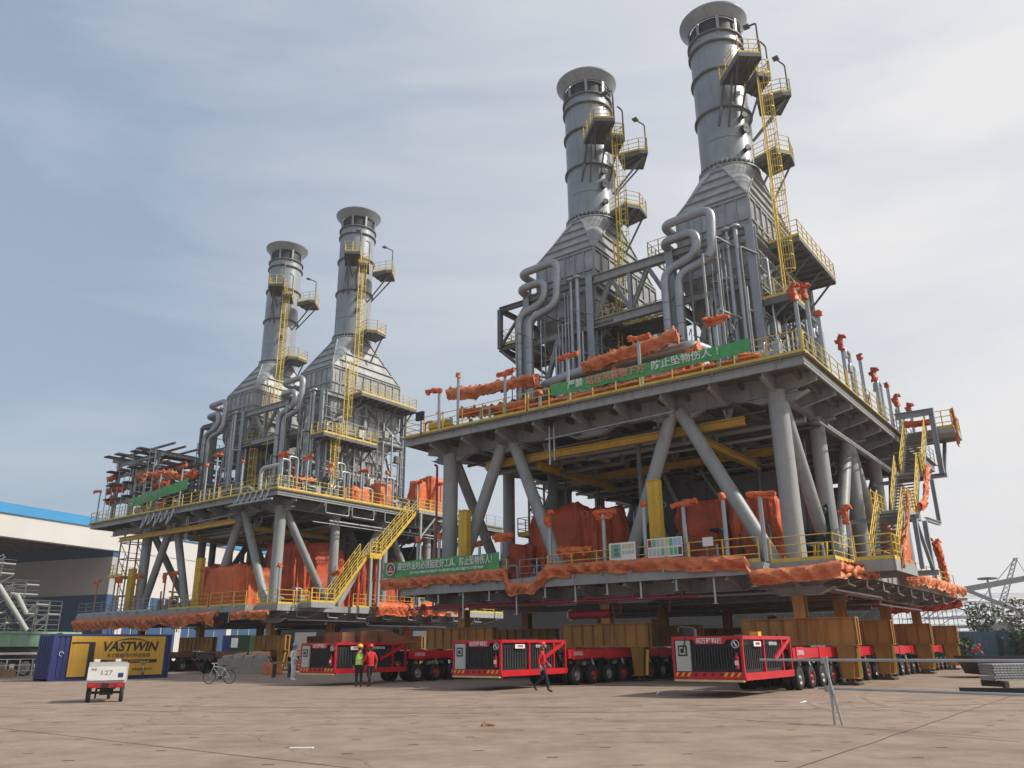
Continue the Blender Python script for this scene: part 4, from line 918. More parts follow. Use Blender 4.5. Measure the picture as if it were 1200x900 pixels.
def small_wheel(T, c, r, w, nm='wheel', spokes=0, m_='black', ax=(1, 0, 0)):
    q = MB(); ax = Vector(ax).normalized(); a = ax.cross(Vector((0, 0, 1))).normalized(); b = Vector((0, 0, 1)); c = Vector(c); n = 28
    P = lambda t, rr, s: c+a*rr*math.cos(t)+b*rr*math.sin(t)+ax*s
    pr = [(r*.9, -w*.8), (r*.97, -w), (r, 0), (r*.97, w), (r*.9, w*.8), (r*.88, 0), (r*.9, -w*.8)]
    q.add([P(2*math.pi*i/n, rr, s) for rr, s in pr for i in range(n)], [(k*n+i, k*n+(i+1) % n, (k+1)*n+(i+1) % n, (k+1)*n+i) for k in range(len(pr)-1) for i in range(n)], True)
    o = q.build(nm, m_, T); q = MB()
    if spokes:
        for i in range(spokes): t = 2*math.pi*i/spokes; q.tube(c, P(t, r*.9, 0), .006, 4)
    else: q.tube(P(0, 0, -w*.7), P(0, 0, w*.7), r*.6, 16); q.tube(P(0, 0, -w), P(0, 0, w), r*.2, 10)
    q.build('spokes' if spokes else 'rim', 'hub', o); return o
small_wheel(T, (-.5, 0, .3), .3, .055); small_wheel(T, (.5, 0, .3), .3, .055); small_wheel(T, (0, 1.95, .28), .28, .045)
m = MB(); m.tube((-.5, 0, .3), (.5, 0, .3), .04, 8); m.bar((-.35, -.3, .5), (-.2, 1.6, .5), .07); m.bar((.35, -.3, .5), (.2, 1.6, .5), .07); m.bar((-.3, -.1, .45), (.3, -.1, .45), .08); m.box((-.18, .0, .22), (.22, .35, .42)); m.tube((-.3, .1, .12), (-.3, .3, .5), .03, 6); m.bar((0, 1.6, .5), (0, 1.85, .95), .07); m.tube((-.04, 1.95, .28), (0, 1.75, 1.1), .035, 8); m.build('chassis', 'dark', T)
m = MB(); m.path([(-.38, 1.45, 1.12), (-.2, 1.7, 1.15), (.2, 1.7, 1.15), (.38, 1.45, 1.12)], .018, 6, .08); m.build('handlebar', 'dark', T)
m = MB(); m.box((-.17, 1.1, .8), (.17, 1.45, .9)); m.build('seat', 'black', T)
for x in (-.44, .2): m = MB(); m.box((x, -.3, 1.275), (x+.16, -.15, 1.36)); m.build('white_bundle', 'white', T)
m = MB(); m.tube((.32, .1, 1.2), (.45, .2, 1.62), .018, 6); m.build('stick', 'dark', T)
# ------------------------------------------------------------------ bicycles
def bicycle(F, label, basket=False):
    T = thing('bicycle', label, 'bicycle', F)
    for x in (-.54, .54): small_wheel(T, (x, 0, .34), .34, .018, spokes=14, ax=(0, 1, 0))
    m = MB(); r = .018; bb = (-.06, 0, .3); hd = (.36, 0, .78); st = (-.2, 0, .76)
    for a, b in ((bb, hd), (bb, st), (st, (.35, 0, .84)), (st, (-.54, 0, .34)), (bb, (-.54, 0, .34)), ((.33, 0, .92), (.54, 0, .34))): m.tube(a, b, r, 7)
    m.build('frame', 'silver', T)
    m = MB(); m.path([(.3, -.27, .98), (.4, -.2, 1.0), (.36, 0, .97), (.4, .2, 1.0), (.3, .27, .98)], .014, 6, .06); m.tube((.34, 0, .85), (.36, 0, .97), .016, 6); m.build('handlebar', 'silver', T)
    m = MB(); m.add([(-.36, -.09, .9), (-.36, .09, .9), (-.08, .02, .9), (-.08, -.02, .9), (-.34, -.07, .84), (-.34, .07, .84), (-.1, .02, .86), (-.1, -.02, .86)], [(0,1,2,3), (7,6,5,4), (0,4,5,1), (1,5,6,2), (2,6,7,3), (3,7,4,0)]); m.tube((-.2, 0, .7), (-.22, 0, .87), .014, 6); m.build('saddle', 'black', T)
    m = MB(); m.box((-.75, -.07, .74), (-.35, .07, .755)); m.tube((-.72, .06, .74), (-.54, .03, .34), .007, 5); m.tube((-.72, -.06, .74), (-.54, -.03, .34), .007, 5); m.build('rear_rack', 'dark', T)
    m = MB(); m.tube((-.06, -.05, .3), (-.06, .05, .3), .09, 14); m.tube((-.06, .06, .3), (.08, .06, .2), .012, 5); m.box((.03, .06, .18), (.13, .14, .2)); m.tube((-.06, -.06, .3), (-.2, -.06, .4), .012, 5); m.box((-.25, -.14, .38), (-.15, -.06, .4)); m.build('crankset', 'dark', T)
    m = MB(); m.tube((-.2, -.08, .34), (-.3, -.2, .02), .01, 5); m.build('kickstand', 'dark', T)
bicycle(frame_at(-14.9, 42.6, R(172)), 'black bicycle parked side-on in front of the pale sacks')
bicycle(frame_at(-22.6, 51.2, R(112)), 'bicycle seen end-on, leaning place at the yellow container wall')
# ------------------------------------------------------------------ scaffold tube barrier in front
T = thing('tube_barrier', 'galvanised scaffold tube barrier with two long rails in the right foreground', 'barrier', FW, (6.7, 18, 0))
m = MB(); m.tube((5.9, 20.2, 1.27), (10.0, 14.6, 1.29), .03, 10); m.build('top_rail', 'galv', T)
m = MB(); m.tube((6.65, 18.6, .70), (10.2, 14.4, .70), .028, 10); m.build('lower_rail', 'galv', T)
for a, b in (((6.72, 18.1, 0), (6.72, 18.12, 1.36)), ((6.84, 18.0, 0), (6.66, 18.15, 1.34)), ((10.1, 14.4, 0), (10.1, 14.4, 1.33))):
    m = MB(); m.tube(a, b, .028, 10); m.build('leg', 'galv', T)
for p in ((6.9, 18.8, 1.27), (6.74, 18.3, .7)):
    m = MB(); m.box((p[0]-.06, p[1]-.06, p[2]-.06), (p[0]+.06, p[1]+.06, p[2]+.06)); m.build('clamp', 'galv', T)
# pipe stack and loose beam on the right
T = thing('scaffold_plank_stack', 'stack of galvanised perforated planks on dark bearers at the right edge', 'plank stack', FW, (18.6, 30.9, 0))
ang = Vector((.98, .18, 0)); nrm_ = Vector((-.18, .98, 0)); o0 = Vector((17.3, 30.6, 0))
for k in range(7):
    m = MB(); a = o0+nrm_*.3+ang*(.1*nz(k*1.7))+Vector((0, 0, .34+k*.085)); m.bar(a, a+ang*3.6, .75, .055)
    for i in range(24): c = a+ang*(.1+i*.15)-nrm_*.385; m.bar(c, c+ang*.06, .02, .03)
    m.build('plank', 'galv', T)
for d in (.25, 3.2):
    m = MB(); a = o0+ang*d; m.bar(a-nrm_*.3+Vector((0, 0, .2)), a+nrm_*.9+Vector((0, 0, .2)), .16, .2); m.bar(a-nrm_*.2+Vector((0, 0, .0)), a-nrm_*.2+Vector((0, 0, .12)), .12, .2); m.build('bearer', 'dark', T)
m = MB(); m.ibeam((15.3, 29.3, .08), (17.6, 28.1, .08), .14, .16, .02); mesh_thing('loose_beam', 'dark steel beam lying on the ground at the right', 'steel beam', m, 'dark', FW, (16.4, 28.7, 0))
m = MB(); m.box((-3.85, 14.75, .002), (-3.45, 14.86, .02)); mesh_thing('paper_scrap', 'white scrap of paper lying flat on the yard, left of centre', 'litter', m, 'white', FW, (-3.6, 14.8, 0))
m = MB(); swag(m, [(-.72, 18.5, .05), (-.58, 18.6, .07), (-.44, 18.55, .04)], .065, .9, .05, 8, 4); mesh_thing('rag_heap', 'small brown crumpled rag on the yard near the bottom centre', 'litter', m, 'wood', FW, (-.6, 18.5, 0))
for i, (x, y, l) in enumerate(((8.3, 24.9, 'white paper crumb on the ground left of the loose dark beam'), (-4.3, 36.3, 'dark clod on the ground right of the two walking workers'), (5.0, 30.1, 'pale litter near the ochre stand of the middle row'))):
    m = MB(); swag(m, [(x, y, .03), (x+.2, y+.05, .03)], .04, .9, .05, 8, i); mesh_thing('litter_scrap', l, 'litter', m, ('white', 'dark', 'white')[i], FW, (x, y, 0))
# bin of sacks, striped cloth, bench, green cabinet under the farther module
T = thing('sack_bin', 'low pale bin heaped with sacks behind the parked bicycle', 'bin', FW, (-19.6, 60.5, 0))
m = MB(); m.box((-21.3, 60.2, 0), (-17.9, 61.4, 1.05)); m.build('bin_wall', 'concrete', T)
for i in range(4): m = MB(); drape(m, (-21.1+i*.8, 60.3, 1.04), (-20.4+i*.8, 61.2, 1.25+.1*(i % 2)), .05, 1, .1, i, 24, 3); m.build('sack', 'concrete', T)
T = thing('tool_cabinet', 'green cabinet with white notice and blue side beside the pale sack bin', 'cabinet', FW, (-21.0, 64, 0))
m = MB(); m.box((-21.7, 63.6, .9), (-20.2, 64.6, 2.7)); m.build('cabinet_body', 'gdark', T); m = MB(); m.box((-22.3, 63.65, .9), (-21.72, 64.5, 2.7)); m.build('blue_panel', 'blue', T)
m = MB(); m.box((-21.6, 63.57, 1.8), (-21.1, 63.59, 2.5)); m.build('notice', 'white', T); m = MB(); m.box((-22.2, 63.7, 0), (-20.3, 64.5, .9)); m.build('base', 'dark', T)
m = MB(); drape(m, (-17.2, 57.3, 0), (-16.0, 58.1, .75), .08, 2, .15, 3, 40, 6); mesh_thing('striped_sheet_heap', 'low heap under a faded orange sheet left of the man in white', 'covered heap', m, 'orange2', FW, (-16.6, 57.7, 0))
T = thing('sawhorse', 'dark wooden trestle just left of the man in white', 'trestle', FW, (-14.0, 51.5, 0))
m = MB(); m.box((-14.8, 51.3, .78), (-13.6, 51.7, .92)); m.build('top_board', 'wood', T)
for x in (-14.7, -13.75):
    for y in (51.25, 51.7): m = MB(); m.bar((x, y, 0), (x+.02, y, .8), .1); m.build('leg', 'dark', T)
# ------------------------------------------------------------------ stairs
def stair_tower(F, near, label):
    T = thing('stair_tower', label, 'stair', F, (-3.5, 0, ZL))
    def flight(u0, u1, va, za, vb, zb):
        fl = MB(); n = max(3, round((zb-za)/.2))
        for u in (u0, u1): fl.bar((u, va, za-.1), (u, vb, zb-.1), .05, .28)
        o = fl.build('stair_flight', 'yellow' if not near else 'steel', T)
        tr = MB()
        for i in range(1, n): t = i/n; tr.box((u0+.03, va+(vb-va)*t-.13, za+(zb-za)*t-.04), (u1-.03, va+(vb-va)*t+.13, za+(zb-za)*t))
        tr.build('treads', 'steel_dark' if near else 'grate', o)
        for u in (u0-.03, u1+.03):
            h = MB(); a, b = Vector((u, va, za)), Vector((u, vb, zb)); k = max(2, round((b-a).length/.9)); 
            for i in range(k+1): p = a+(b-a)*i/k; h.bar(p, p+Vector((0, 0, 1.05)), .055)
            for z in (.38, .72, 1.05): h.tube(a+Vector((0, 0, z)), b+Vector((0, 0, z)), .028, 6)
            h.build('handrail', 'yellow_rail', o)
    def landing(u0, u1, v0, v1, z, sides, d=.3, m='steel'):
        q = MB(); q.box((u0, v0, z-.06), (u1, v1, z)); q.box((u0, v0, z-d), (u1, v0+.05, z-.061)); q.box((u0, v1-.05, z-d), (u1, v1, z-.061)); q.box((u0, v0+.05, z-d), (u0+.05, v1-.05, z-.061)); q.box((u1-.05, v0+.05, z-d), (u1, v1-.05, z-.061))
        o = q.build('landing', m, T); h = MB()
        for a, b in sides: rail(h, [(*a, z), (*b, z)], 1.1, .7, .026)
        h.build('guard_rail', 'yellow_rail', o)
    if near:
        landing(-3.75, -2.05, 1.6, 6.0, 5.15, [((-3.7, 1.65), (-2.1, 1.65)), ((-3.7, 1.65), (-3.7, 3.0))], .5)
        flight(-3.6, -2.5, 3.0, 5.15, 6.0, 7.9)
        landing(-3.8, -2.1, 6.05, 8.9, 7.9, [((-3.75, 6.05), (-3.75, 8.9)), ((-2.15, 6.05), (-2.15, 8.9))])
        flight(-3.6, -2.5, 8.9, 7.9, 11.6, 10.7)
        landing(-3.8, -2.1, 11.7, 12.9, 10.7, [((-3.75, 11.7), (-3.75, 12.9))])
        flight(-3.6, -2.5, 12.9, 10.7, 16.6, 14.1)
        landing(-5.1, -2.2, 16.7, 19.6, 14.1, [((-5.05, 16.7), (-5.05, 19.6)), ((-5.05, 16.75), (-4.0, 16.75))])
        def fm(a, b, s=.3): q = MB(); q.ibeam(a, b, s, s, .03, (1, 0, 0) if abs(a[2]-b[2]) > 1 else (0, 0, 1)); q.build('support_member', 'steel_blue', T)
        fm((-4.05, 16.5, 11.2), (-4.05, 16.5, 15.2), .28); fm((-2.0, 16.5, 15.2), (-4.2, 16.5, 15.2), .36); fm((-4.1, 16.9, 11.2), (-4.1, 19.4, 13.8), .2); fm((-4.3, 16.5, 11.2), (-2.0, 16.5, 11.2), .25)
        fm((-3.95, 6.2, 5.0), (-3.95, 6.2, 7.6), .2); fm((-3.95, 8.8, 5.2), (-3.95, 8.8, 7.6), .22); fm((-3.95, 8.9, 5.1), (-3.95, 6.4, 7.5), .16); fm((-4.0, 12.8, 7.9), (-4.0, 12.8, 10.4), .2); fm((-4.0, 12.8, 7.9), (-4.0, 9.0, 7.7), .2)
        fm((-4.2, 8.8, 5.0), (-1.9, 8.8, 5.0), .25); fm((-4.2, 6.2, 7.5), (-1.0, 6.2, 7.5), .2); fm((-4.0, 12.5, 10.4), (-1.0, 12.5, 10.4), .2); fm((-4.0, 18, 13.7), (-1.9, 18, 13.7), .25)
    else:
        landing(-3.5, -2.0, 1.0, 3.4, 5.2, [((-3.45, 1.0), (-3.45, 3.4)), ((-3.45, 1.05), (-2.1, 1.05))], .4)
        flight(-3.3, -2.3, 3.4, 5.2, 7.0, 9.4)
        landing(-3.6, -2.0, 7.0, 8.4, 9.4, [((-3.55, 7.0), (-3.55, 8.4))], .3, 'yellow')
        flight(-3.3, -2.3, 8.4, 9.4, 13.0, 14.0)
        landing(-3.6, -2.0, 13.0, 17.5, 14.05, [((-3.55, 13), (-3.55, 17.5))], .3)
        for v in (7.2, 8.2, 13.3, 15.4, 17.3):
            q = MB(); q.bar((-3.5, v, ZL), (-3.5, v, 9.1 if v < 9 else 13.8), .22); q.build('support_member', 'steel', T)
        for a, b in ((13.3, 15.4), (15.4, 17.3)): q = MB(); q.bar((-3.5, a, 11.5), (-3.5, b, 13.6), .14); q.build('support_member', 'steel', T)
stair_tower(FA, True, 'steep grey stair with yellow handrails climbing the right end of the nearer module')
stair_tower(FB, False, 'bright yellow stair slanting up the right side of the farther module')

# ------------------------------------------------------------------ posts with wrapped heads
def wrapped_post(kind, F, base, h, label, grp, m='orange', rz=0, arm=1.0, pm='galv'):
    T = thing('lamp_post', label, 'lamp post', F, base, grp); u, v, z = base
    q = MB(); q.bar((u, v, z), (u, v, z+h), .13, .09); q.build('post', pm, T)
    q = MB(); q.path([(u+.1, v, z+.1), (u+.1, v, z+h-.2), (u+.05, v, z+h+.12), (u-.1, v, z+h+.1)], .022, 6, .1); q.build('conduit', 'galv', T)
    q = MB(); rr = random.Random(round(u*7+v*3+z)); sl = rr.uniform(-.12, .18)
    if kind == 'T': swag(q, [(u-.75*arm, v-.1, z+h-.02), (u-.3*arm, v, z+h+.03), (u+.6*arm, v-.05, z+h-.02+sl)], .115, 1.2, .07, 14, rr.random()*9, .8, .05); band(q, [(u-.55*arm, v-.05, z+h+.06), (u+.5*arm, v-.05, z+h+.04+sl*.6)], .22+.25*rr.random(), rr.random()*9, .04, top=.05)
    elif kind == 'L': swag(q, [(u-.2, v, z+h), (u+.3*arm, v-.1, z+h+.08), (u+1.0*arm, v-.15, z+h+.02+sl)], .14, 1.2, .07, 14, rr.random()*9, .8, .08)
    elif kind == 'V': swag(q, [(u-.05, v-.1, z+h+.1), (u+.1, v-.1, z+h-.15), (u+.02, v-.12, z+h-.75)], .14, 1.3, .07, 14, rr.random()*9, 1, .0); swag(q, [(u-.25, v, z+h+.05), (u+.35, v, z+h-.15)], .13, 1.3, .07, 12, 2)
    else: swag(q, [(u, v, z+h-.1), (u+.05, v, z+h+.22)], .14, 1.2, .06, 12, rr.random()*9, 1, 0)
    q.build('wrapping_cloth', m, T)
    if kind in ('T', 'V') and rr.random() < .6:
        q = MB(); 
        for i in range(12): a, b = 2*math.pi*i/12*.8, 2*math.pi*(i+1)/12*.8; q.tube((u+1.1*arm+.2*math.cos(a), v, z+h+.15*math.sin(a)), (u+1.1*arm+.2*math.cos(b), v, z+h+.15*math.sin(b)), .01, 4)
        q.build('wire_loop', 'galv', T)
    return T
num = ('first', 'second', 'third', 'fourth', 'fifth', 'sixth', 'seventh', 'eighth', 'ninth', 'tenth')
G = 'posts with cloth-wrapped heads along the deck edges'
def row(F, lst, z, axis, what, where, m='orange', pm='galv'):
    for i, (p, h, k) in enumerate(lst):
        b = (p, -1.8, z) if axis == 'u' else (-1.8, p, z)
        wrapped_post(k, F, b, h, f'{num[i]} {what} from the left, {where}', G, m, pm=pm)
row(FA, [(20.15, 2.7, 'L'), (18.6, 3.3, 'b'), (15.0, 2.8, 'T'), (12.56, 1.0, 'b'), (10.66, 2.8, 'T'), (6.25, 2.75, 'T'), (2.01, 2.7, 'T')], ZU+.1, 'u', 'orange-wrapped post', 'front edge, upper deck, nearer module')
row(FA, [(21.6, 2.6, 'b'), (19.9, 2.7, 'b'), (15.3, 2.4, 'T'), (12.1, 3.3, 'V'), (8.82, 3.0, 'T'), (6.54, 3.1, 'b'), (4.45, 3.0, 'T'), (2.46, 3.0, 'b'), (.73, 2.95, 'T')], ZL+.02, 'u', 'orange-wrapped post', 'front edge, lower deck, nearer module')
row(FA, [(-1.3, 3.6, 'V'), (.58, 4.3, 'V'), (2.4, 3.4, 'b'), (6.4, 3.4, 'V'), (10.2, 3.3, 'b'), (13.6, 3.5, 'V'), (16.8, 3.3, 'b'), (19.2, 3.2, 'V'), (23.6, 3.6, 'V')], ZU+.1, 'v', 'red-wrapped post', 'right edge, upper deck, nearer module', 'redtarp')
row(FA, [(2.4, 2.6, 'V'), (7.6, 2.7, 'V'), (10.5, 2.9, 'V'), (22, 3.0, 'V'), (25.5, 3.2, 'b')], ZL+.02, 'v', 'orange-wrapped post', 'right edge, lower deck, nearer module')
row(FB, [(28, 3.4, 'L'), (21.0, 3.6, 'b'), (19.4, 3.9, 'V'), (16.5, 3.8, 'T'), (12.8, 3.9, 'T'), (8.8, 3.4, 'b'), (7.3, 4.2, 'T'), (3.4, 3.0, 'b')], ZU+.1, 'u', 'orange-wrapped post', 'front edge, upper deck, farther module')
row(FB, [(25.7, 3.2, 'T'), (21.6, 3.2, 'T'), (18.0, 3.3, 'T'), (13.4, 3.1, 'V'), (12.0, 3.1, 'T'), (7.4, 3.2, 'T')], ZL+.02, 'u', 'orange-wrapped post', 'front edge, lower deck, farther module', 'orange', 'orange2')
row(FB, [(-1.6, 3.0, 'T'), (1.0, 3.2, 'T'), (3.6, 2.9, 'V'), (7.4, 3.0, 'T'), (10.4, 3.3, 'b'), (14.5, 3.0, 'T'), (18.0, 3.4, 'T')], ZU+.1, 'v', 'orange-wrapped post', 'right edge, upper deck, farther module')
row(FB, [(-1.0, 2.9, 'b'), (4.8, 2.8, 'T'), (9.0, 2.4, 'T'), (12.2, 2.4, 'T'), (16.0, 2.5, 'V')], ZL+.02, 'v', 'orange-wrapped post', 'right edge, lower deck, farther module')
for i, v in enumerate((9.6, 14.2)):
    wrapped_post('T', FA, (21.2+i*1.2, 9.6 if i else 3.5, ZL+.02), 3.0, ('orange-wrapped post deep inside', 'rear orange-wrapped post')[i]+' the left end of the nearer module, lower deck', G)
# gooseneck vents on the right edge
for F, vs_, who in ((FA, (3.0, 3.7, 9.0, 9.6, 15.4, 16.2, 21), 'nearer'), (FB, (-.6, .2, 5.4, 6.0, 11.5), 'farther')):
    for i, v in enumerate(vs_):
        T = thing('gooseneck_vent', f'{num[i]} bent grey vent pipe on the right upper edge, {who} module', 'vent pipe', F, (-1.5, v, ZU+.1), 'bent vent pipes on the upper deck edge')
        h = 2.7+.35*((i*7) % 3); q = MB(); q.path([(-1.5, v, ZU), (-1.5, v, ZU+h), (-1.5, v-.9, ZU+h), (-1.5, v-.9, ZU+h-.5)], .105, 10, .3, 5); q.build('bent_tube', 'galv', T)
        q = MB(); q.tube((-1.5, v-.9, ZU+h-.53), (-1.5, v-.9, ZU+h-.42), .14, 12); q.box((-1.6, v-.1, ZU+1), (-1.4, v+.1, ZU+1.08)); q.build('flange', 'galv', T)
# ------------------------------------------------------------------ yellow lifting posts
def ypost(F, u, v, z1, label, w_=.62):
    T = thing('yellow_post', label, 'steel post', F, (u, v, ZL), 'yellow channel posts on the lower decks')
    q = MB(); q.box((u-w_/2, v-.2, ZL), (u+w_/2, v-.16, z1)); q.box((u-w_/2, v-.16, ZL), (u-w_/2+.05, v+.2, z1)); q.box((u+w_/2-.05, v-.16, ZL), (u+w_/2, v+.2, z1)); q.box((u-.03, v-.24, ZL), (u+.03, v-.201, z1-.02)); q.build('channel', 'yellow', T)
    q = MB(); q.box((u-w_/2-.02, v-.26, z1-.03), (u+w_/2+.02, v+.22, z1)); q.build('head_plate', 'yellow', T)
ypost(FA, 18.75, -.9, 9.3, 'yellow channel post above the left end of the lower green banner')
ypost(FA, 6.35, -.9, 9.5, 'yellow channel post behind the notice boards of the nearer module')
ypost(FB, 9.6, -.9, 9.4, 'yellow channel post beside the orange covered block of the farther module', .9)
ypost(FB, 21.0, -.9, 9.2, 'yellow channel post at the left end of the farther module', .9)
# ------------------------------------------------------------------ overhead crane beams
def cbeam(F, a, b, label, h=.42):
    T = thing('runway_beam', label, 'crane beam', F, ((a[0]+b[0])/2, (a[1]+b[1])/2, a[2]), 'yellow runway beams hung under the upper decks')
    q = MB(); q.ibeam(a, b, .34, h, .05); q.build('beam', 'crane_y', T); A, B = Vector(a), Vector(b)
    for i in range(5):
        q = MB()
        p = A+(B-A)*(.05+i*.225); q.add([(p.x-.3, p.y, p.z+h/2+.55), (p.x+.3, p.y, p.z+h/2+.55), (p.x+.12, p.y, p.z+h/2), (p.x-.12, p.y, p.z+h/2), (p.x, p.y-.3, p.z+h/2+.55), (p.x, p.y+.3, p.z+h/2+.55)], [(0,1,2,3), (4,5,2), (4,5,3)])
        q.build('hanger_plate', 'steel', T)
for F, who in ((FA, 'nearer'), (FB, 'farther')):
    ex = 0 if who == 'nearer' else 5.5
    cv = .55 if who == 'nearer' else -1.2
    cbeam(F, (18.3+ex, cv, 12.15), (1.9+ex*.5, cv, 12.15), f'long yellow runway beam along the front, under the upper deck of the {who} module')
    cbeam(F, (16.5, 7.5, 12.1), (1.5, 7.5, 12.1), f'yellow runway beam deeper inside the {who} module, parallel to the front one')
    cbeam(F, (14.6, .8, 11.72), (14.6, 9.5, 11.72), f'left yellow cross beam under the upper deck of the {who} module')
    cbeam(F, (4.6, .8, 11.72), (4.6, 9.5, 11.72), f'right yellow cross beam under the upper deck of the {who} module')
# ------------------------------------------------------------------ covered machinery between the decks
def covered(F, a, b, m, label, **k):
    q = MB(); drape(q, a, b, **k); c = ((a[0]+b[0])/2, (a[1]+b[1])/2, a[2]); return mesh_thing('covered_machine', label, 'covered machine', q, m, F, c, 'machines under coloured sheets')
covered(FA, (12.2, 3.6, ZL), (17.6, 7.4, 9.5), 'redtarp', 'tall machine under dark red sheet, left half of the nearer lower deck', amp=.32, seed=3, nh=14, n=150, top_amp=.5, fold=1.6)
covered(FA, (16.9, 2.6, ZL), (18.3, 5.0, 7.6), 'redtarp', 'low bundle under red sheet just right of the left yellow post', amp=.25, seed=8)
covered(FA, (1.7, 2.5, ZL), (3.9, 4.8, 8.7), 'redtarp', 'narrow tall machine under red sheet beside the corner column, nearer module', amp=.28, seed=5, nh=14, n=110, fold=2)
covered(FA, (4.3, 3.0, ZL), (7.2, 6.0, 8.9), 'redtarp', 'machine under red sheet behind the right yellow post', amp=.3, seed=15, nh=12, n=120, fold=2)
covered(FB, (3.4, -.9, ZL), (9.0, 3.0, 8.4), 'orange', 'large block under bright orange sheet at the front of the farther module', amp=.2, seed=2, nh=14, n=150, fold=1.6, top_amp=.25)
covered(FB, (1.6, 3.4, ZL), (6.6, 9.0, 10.6), 'redtarp', 'tall machine under red sheet behind the orange block, farther module', amp=.3, seed=21, nh=14, n=150, fold=1.6, top_amp=.5)
covered(FB, (9.5, 3.4, ZL), (17, 8.0, 9.4), 'redtarp', 'wide machine under red sheet in the left half of the farther module', amp=.3, seed=22, nh=12, n=150, fold=1.6)
covered(FB, (.9, 9.4, ZL), (3.6, 16, 9.8), 'redtarp', 'machine under red sheet seen past the right side columns, farther module', amp=.3, seed=23, nh=12, n=120, fold=2)
covered(FB, (-1.2, 17.2, ZU+.1), (.8, 20.6, 18.2), 'orange', 'tall box under orange sheet at the far right end, farther upper deck', amp=.14, seed=24, nh=14, n=120, fold=3, taper=.16)
covered(FB, (-1.1, 6.6, ZU+.1), (.6, 9.0, 15.7), 'orange', 'low mound under orange sheet on the farther upper deck', amp=.22, seed=25)
covered(FB, (-1.0, 10.4, ZU+.1), (.4, 12.0, 16.6), 'orange2', 'small upright bundle under faded orange sheet, farther upper deck', amp=.2, seed=26)
covered(FB, (-1.5, 14.8, ZU+.1), (-.3, 16.2, 17.4), 'orange', 'hanging orange-sheeted unit left of the tall orange box, farther upper deck', amp=.25, seed=27)
covered(FA, (.6, 13, ZL), (2.6, 17, 8.6), 'redtarp', 'machine under red sheet behind the right side columns, nearer module', amp=.25, seed=31)
covered(FA, (-1.3, 15.5, ZL), (-.4, 18, 8.0), 'orange', 'upright orange-sheeted unit behind the grey stair, nearer module', amp=.2, seed=32)
q = MB(); 
def curtain(q, u0, u1, v, z0, z1, seed):
    q.grid(lambda i, j: (u0+(u1-u0)*i, v+.14*math.sin(i*(u1-u0)*9+nz(i*6, j*2, seed)*3)*(1-.4*j)+.1*nz(i*8, j*3, seed+2), z0+(z1-z0)*j+.15*nz(i*4, seed)), 60, 10)
curtain(q, -.5, .3, 4.2, ZL, 8.2, 1); q2 = mesh_thing('green_netting', 'dark green netting hanging between the two front right columns, nearer module', 'netting', q, 'gdark', FA, (0, 2.6, ZL))
q = MB()
for i in range(4): swag(q, [(-.8+i*.18, 2.1, 6.2), (-.75+i*.2, 2.0, 5.2)], .08, .8, .15, 8, i)
mesh_thing('hose_bundle', 'yellow hoses hanging low beside the green netting', 'hoses', q, 'yellow', FA, (-.5, 2.1, ZL))
# machinery without covers; the lower-deck boxes are an added dark backdrop
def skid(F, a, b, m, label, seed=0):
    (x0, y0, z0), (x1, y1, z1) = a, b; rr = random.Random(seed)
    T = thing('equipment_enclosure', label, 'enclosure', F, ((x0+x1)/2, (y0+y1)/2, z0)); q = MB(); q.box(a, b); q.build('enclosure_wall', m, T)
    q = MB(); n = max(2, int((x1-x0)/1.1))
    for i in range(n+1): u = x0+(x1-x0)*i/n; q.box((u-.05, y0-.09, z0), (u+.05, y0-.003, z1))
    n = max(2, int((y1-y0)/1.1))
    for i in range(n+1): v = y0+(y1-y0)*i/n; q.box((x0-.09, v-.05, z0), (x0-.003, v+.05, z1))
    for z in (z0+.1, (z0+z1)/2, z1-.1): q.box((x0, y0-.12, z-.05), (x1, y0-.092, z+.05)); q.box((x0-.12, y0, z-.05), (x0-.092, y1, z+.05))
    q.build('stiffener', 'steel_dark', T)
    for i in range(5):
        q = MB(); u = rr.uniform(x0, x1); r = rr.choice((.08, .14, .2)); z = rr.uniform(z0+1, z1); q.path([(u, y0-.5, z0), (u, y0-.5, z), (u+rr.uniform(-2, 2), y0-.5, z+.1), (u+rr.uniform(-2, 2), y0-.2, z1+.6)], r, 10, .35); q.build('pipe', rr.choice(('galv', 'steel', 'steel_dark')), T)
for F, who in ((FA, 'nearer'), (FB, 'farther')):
    skid(F, (3.5, 9.5, ZL), (12.5, 17.5, 11.4), 'steel_dark', f'large dark enclosure added as backdrop in the middle of the lower deck, {who} module', 1)
    skid(F, (5.2, 19, ZL), (19.8, 23.5, 11.0), 'steel_dark', f'long dark enclosure added as backdrop at the back of the lower deck, {who} module', 2)
    skid(F, (1.2, 18.6, ZL), (4.4, 23, 11.6), 'steel_dark', f'dark enclosure added as backdrop at the back right of the lower deck, {who} module', 5)
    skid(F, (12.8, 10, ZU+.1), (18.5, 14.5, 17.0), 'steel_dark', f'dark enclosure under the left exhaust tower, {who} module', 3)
    skid(F, (8.2, 7, ZU+.1), (12.0, 14.5, 16.9), 'dark', f'dark machine housing between the exhaust towers, {who} module', 4)
